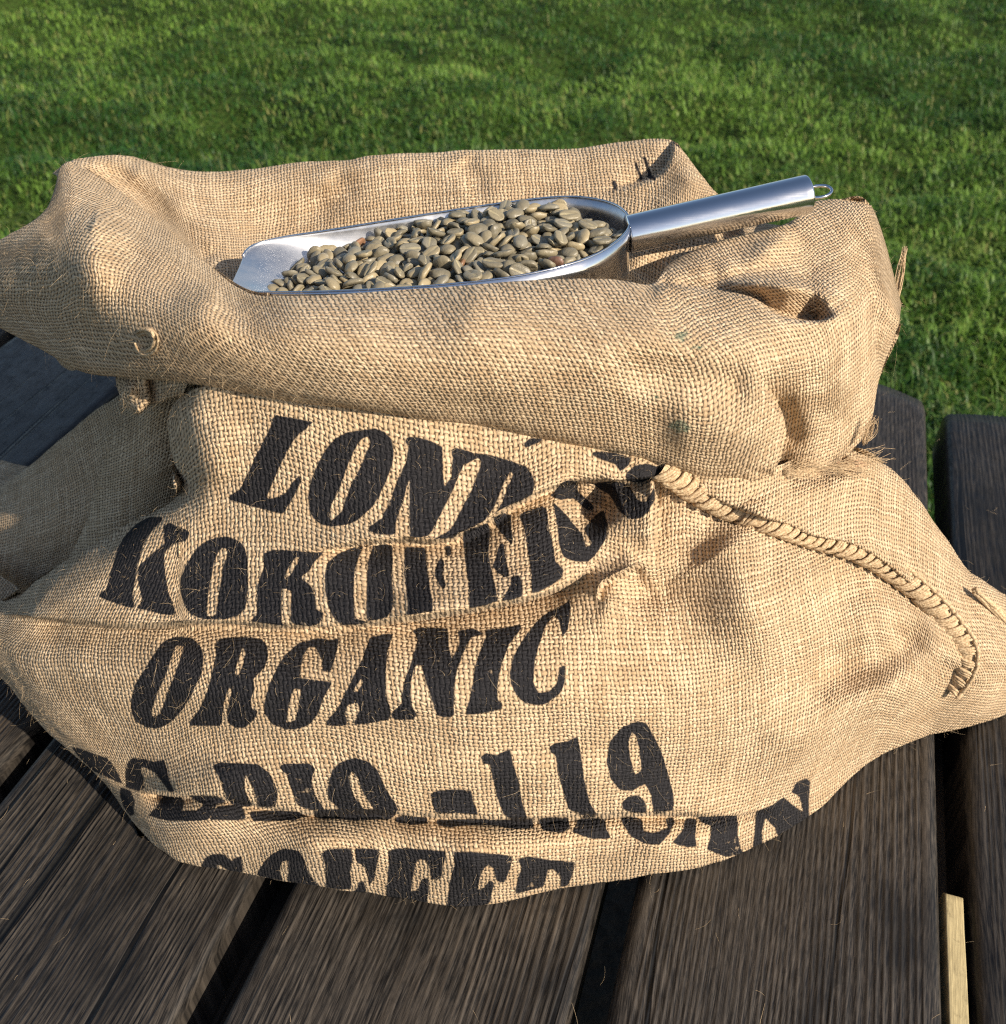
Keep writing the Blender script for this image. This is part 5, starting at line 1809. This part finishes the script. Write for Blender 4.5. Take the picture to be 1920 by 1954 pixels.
-644,43194,27096,796,259,9,547,1024,1036,1022
2732,42639,27386,223,859,460,-27,1017,1054,1051
-5107,45250,26404,212,396,894,-6,1051,1112,1066
821,45696,27350,150,627,764,11,886,908,894
-5588,44747,26393,451,88,888,27,869,903,887
-7522,41697,26405,919,110,200,322,1150,1051,1098
-3264,46018,26798,154,439,863,195,935,969,993
-270,42672,27082,803,-353,-474,75,1038,1059,1046
4050,47444,27507,930,-227,-32,287,882,849,881
3386,48527,27500,654,126,-135,-733,987,961,937
-8472,42256,26033,274,-932,-125,202,1150,1092,1070
4535,43722,27289,646,-626,-125,418,1018,1034,1070
-4191,46532,26331,241,898,-337,-147,1113,1067,1090
-2396,48874,26569,173,934,300,88,1045,1038,1085
891,42370,26958,860,55,187,-472,1102,1057,1076
-2310,44887,26574,809,266,-467,-237,953,869,919
-9094,44873,25404,175,-412,-889,-98,1041,1081,1031
-2018,48046,26702,99,772,-626,43,900,922,946
2484,43550,26906,50,644,760,-65,917,929,943
3691,48235,27134,808,527,-103,-241,1075,1094,1056
5184,44865,27326,722,-112,-29,682,880,868,884
968,43623,26932,381,16,37,-924,993,1078,1040
-5982,43600,26210,253,-184,202,928,832,847,890
4325,44356,27047,268,948,161,62,1041,938,978
346,45644,26971,524,0,177,833,1165,1131,1096
-1833,48760,26867,378,-295,-876,40,1061,986,985
-4785,42385,26436,206,-911,348,-84,1069,982,1035
1262,46933,26889,905,309,-125,264,1027,1036,1087
2053,46279,27013,846,6,-55,-530,941,992,1000
-6841,45655,26013,141,-939,268,166,1099,1059,1027
-1455,46189,27224,452,-851,-266,32,879,914,879
5059,45996,27099,341,-769,-540,18,966,944,961
-7580,43085,25849,341,159,-332,865,838,943,901
-1398,45817,26806,119,690,-709,-81,989,1000,965
3689,46068,26745,946,269,48,173,1069,980,1012
-8030,45396,25051,5,824,563,-55,1167,1060,1095
-4886,48007,25978,110,-430,841,-310,1048,1091,1054
-433,44756,26609,663,325,-254,-624,1007,1018,1016
-7602,45393,25920,41,-921,-372,-109,864,950,898
-5961,44599,26205,891,-6,-454,-20,915,918,941
-112,44832,27120,79,844,-530,-39,952,1066,1034
104,46480,26969,8,-15,-329,944,1079,1052,1012
-1193,42421,26827,233,918,307,95,1043,985,966
5439,47144,26951,371,-864,-320,116,978,1023,1061
746,48873,27323,877,-158,-422,165,1113,1058,1076
-7426,44868,25553,348,292,-857,243,1134,1102,1090
2663,45595,27057,230,198,272,-913,893,965,940
1472,42959,26771,755,608,-244,-8,993,944,940
2643,44427,26639,998,28,30,44,981,992,1024
225,42618,27195,265,-448,320,791,1145,1025,1077
2701,48767,27323,42,-523,-838,-149,1030,993,1035
-3703,45654,25956,765,39,-73,-638,1134,1135,1081
-3432,43829,26352,55,935,-288,-198,1008,1016,1018
-3391,45756,26306,510,162,328,778,1060,1060,1071
-2879,43090,26384,104,-149,981,62,947,996,957
-1573,49275,26717,282,186,507,-793,881,943,933
-8820,46477,25333,868,-359,4,-342,974,1008,953
3774,46427,27393,26,148,-757,-635,1054,1125,1085
-3908,43280,26414,13,-884,467,15,905,970,927
-8678,45076,25524,320,331,334,822,910,941,983
-4595,45855,26383,787,23,-206,-581,1063,1080,1056
-3510,44950,26236,165,-955,204,137,1019,1082,1081
-6938,47009,25637,977,152,-55,136,1001,971,1005
-925,45808,27088,228,-852,415,222,991,952,990
-6422,44812,25580,79,-981,-160,-77,992,902,940
-6690,47688,25536,412,-173,-370,815,1179,1071,1094
-5695,42606,26207,255,-28,-959,125,1034,1015,970
-4021,42580,26505,368,22,-143,919,1087,1121,1063
2519,43412,27241,74,883,-446,124,877,945,898
"""


def bean_mesh(name, groove, bend, hump):
    nu, nv = 22, 13
    V, F = [], []
    for j in range(nv + 1):
        ph = math.pi * j / nv - math.pi / 2                 # pole to pole along the length
        for i in range(nu):
            th = 2 * math.pi * i / nu
            x = math.sin(ph) * .5
            r = max(0.0, math.cos(ph)) ** .82
            y = r * math.cos(th) * .37
            z = r * math.sin(th)
            if z > 0:
                z = z ** .9 * .235 * hump
            else:                                           # flat face with its curved crease
                z = -abs(z) ** .6 * .095
                yc = y - bend * math.sin(x * 5)
                z += groove * math.exp(-(yc / .045) ** 2) * max(0, 1 - (x / .5) ** 4)
            lump = 1 + .05 * math.sin(3.1 * x * 4 + 2 * th + groove * 50) + .04 * math.sin(5 * th + 7 * x)
            V.append((x * (1 + .02 * math.sin(2 * th)), y * lump + .03 * bend * 8 * (x * x - .1), z * lump))
    for j in range(nv):
        for i in range(nu):
            i2 = (i + 1) % nu
            F.append((j * nu + i, j * nu + i2, (j + 1) * nu + i2, (j + 1) * nu + i))
    me = bpy.data.meshes.new(name)
    me.from_pydata(V, [], F)
    me.polygons.foreach_set("use_smooth", [True] * len(F))
    me.validate()
    me.update()
    return me


m = NT("green coffee bean")
tc = m.n("ShaderNodeTexCoord").outputs["Object"]
rnd = m.n("ShaderNodeObjectInfo").outputs["Random"]
nz = m.noise(tc, 7.0, 4.0)
base = m.n("ShaderNodeObjectInfo").outputs["Color"]
col = m.mix(m.ramp(nz, .35, .7, 0, .22), base, (.27, .225, .145))
xyz = m.sep(tc)
skin = m.math('MULTIPLY', m.ramp(m.math('ABSOLUTE', xyz[1]), .02, .055, 1, 0), m.ramp(xyz[2], -.02, -.005, 1, 0))
col = m.mix(m.math('MULTIPLY', skin, .75), col, (.36, .31, .19))
m.set(Base_Color=col, Roughness=.42, Normal=m.bump(nz, .08, .03))
m.b.inputs["Specular IOR Level"].default_value = .45
M_BEAN = m.m
BEAN_MESHES = [bean_mesh("coffee_bean", .11, .03, 1.0), bean_mesh("coffee_bean", .12, -.035, .92), bean_mesh("coffee_bean", .10, .02, 1.12)]
for me in BEAN_MESHES:
    me.materials.append(M_BEAN)
BEAN_TONES = [(.15, .132, .09), (.19, .165, .112), (.23, .195, .125), (.28, .23, .14), (.33, .265, .155), (.21, .19, .14)]
SPECIAL = {(868, 505): ("small brown discoloured coffee bean near the middle of the heap", (.20, .105, .055)),
           (700, 470): ("reddish-brown coffee bean among the grey-green ones near the left end of the scoop", (.24, .12, .065)),
           (1050, 500): ("dark reddish coffee bean beside the front rim near the handle end", (.15, .075, .05)),
           (530, 545): ("coffee bean lying furthest left, nearest the bare lip of the scoop", None),
           (1185, 445): ("coffee bean furthest right, in the shaded closed end of the scoop", None),
           (1040, 360): ("coffee bean topmost on the heap, against the back rim of the scoop", None)}
rows_ = [[float(c) for c in r.split(",")] for r in BEANS.strip().splitlines()]
bpx, bpy_ = proj(np.array(rows_)[:300, :3] / 1e5)
bpx_all = proj(np.array(rows_)[:, :3] / 1e5)[0]
special_at = {}
for (x_, y_), val in SPECIAL.items():
    special_at[int(np.argmin((bpx - x_) ** 2 + (bpy_ - y_) ** 2))] = val
rest_v, rest_f = [], []
for k, row in enumerate(BEANS.strip().splitlines()):
    v = [float(c) for c in row.split(",")]
    loc = Vector((v[0] / 1e5, v[1] / 1e5, v[2] / 1e5))
    quat = Matrix.LocRotScale(None, __import__("mathutils").Quaternion((v[3], v[4], v[5], v[6])).normalized(), None)
    sc_ = Vector((v[7] / 1e5, v[8] / 1e5, v[9] / 1e5)) * .93
    me = BEAN_MESHES[(k * 7) % 3]
    if bpx_all[k] < 900:                                  # let the heap run out a little towards the lip
        loc.x -= .010 * min(1, (900 - bpx_all[k]) / 300)
    M4 = Matrix.Translation(loc) @ quat
    if k % 9 in (0, 2, 4, 7):                             # crease side up
        M4 = M4 @ Matrix.Translation((0, 0, .14 * sc_.z)) @ Matrix.Rotation(math.pi, 4, 'X')
    M4 = M4 @ Matrix.Diagonal(sc_.to_4d())
    if k < 300:
        o = bpy.data.objects.new("coffee_bean", me)
        scene.collection.objects.link(o)
        o.matrix_world = M4
        lab, tone_ = special_at.get(k, ("grey-green unroasted coffee bean in the heap filling the steel scoop", None))
        o.color = (tone_ or BEAN_TONES[random.randrange(6)]) + (1,)
        tag(o, lab, "coffee bean", "coffee beans heaped in the steel scoop")
    else:
        n0 = len(rest_v)
        rest_v += [M4 @ q.co for q in me.vertices]
        rest_f += [tuple(n0 + i for i in p.vertices) for p in me.polygons]
o = mesh_obj("coffee_beans", rest_v, rest_f, M_BEAN)
o.color = BEAN_TONES[1] + (1,)
tag(o, "coffee beans lying deeper between the others in the steel scoop", "coffee beans", kind="stuff")
#PART5
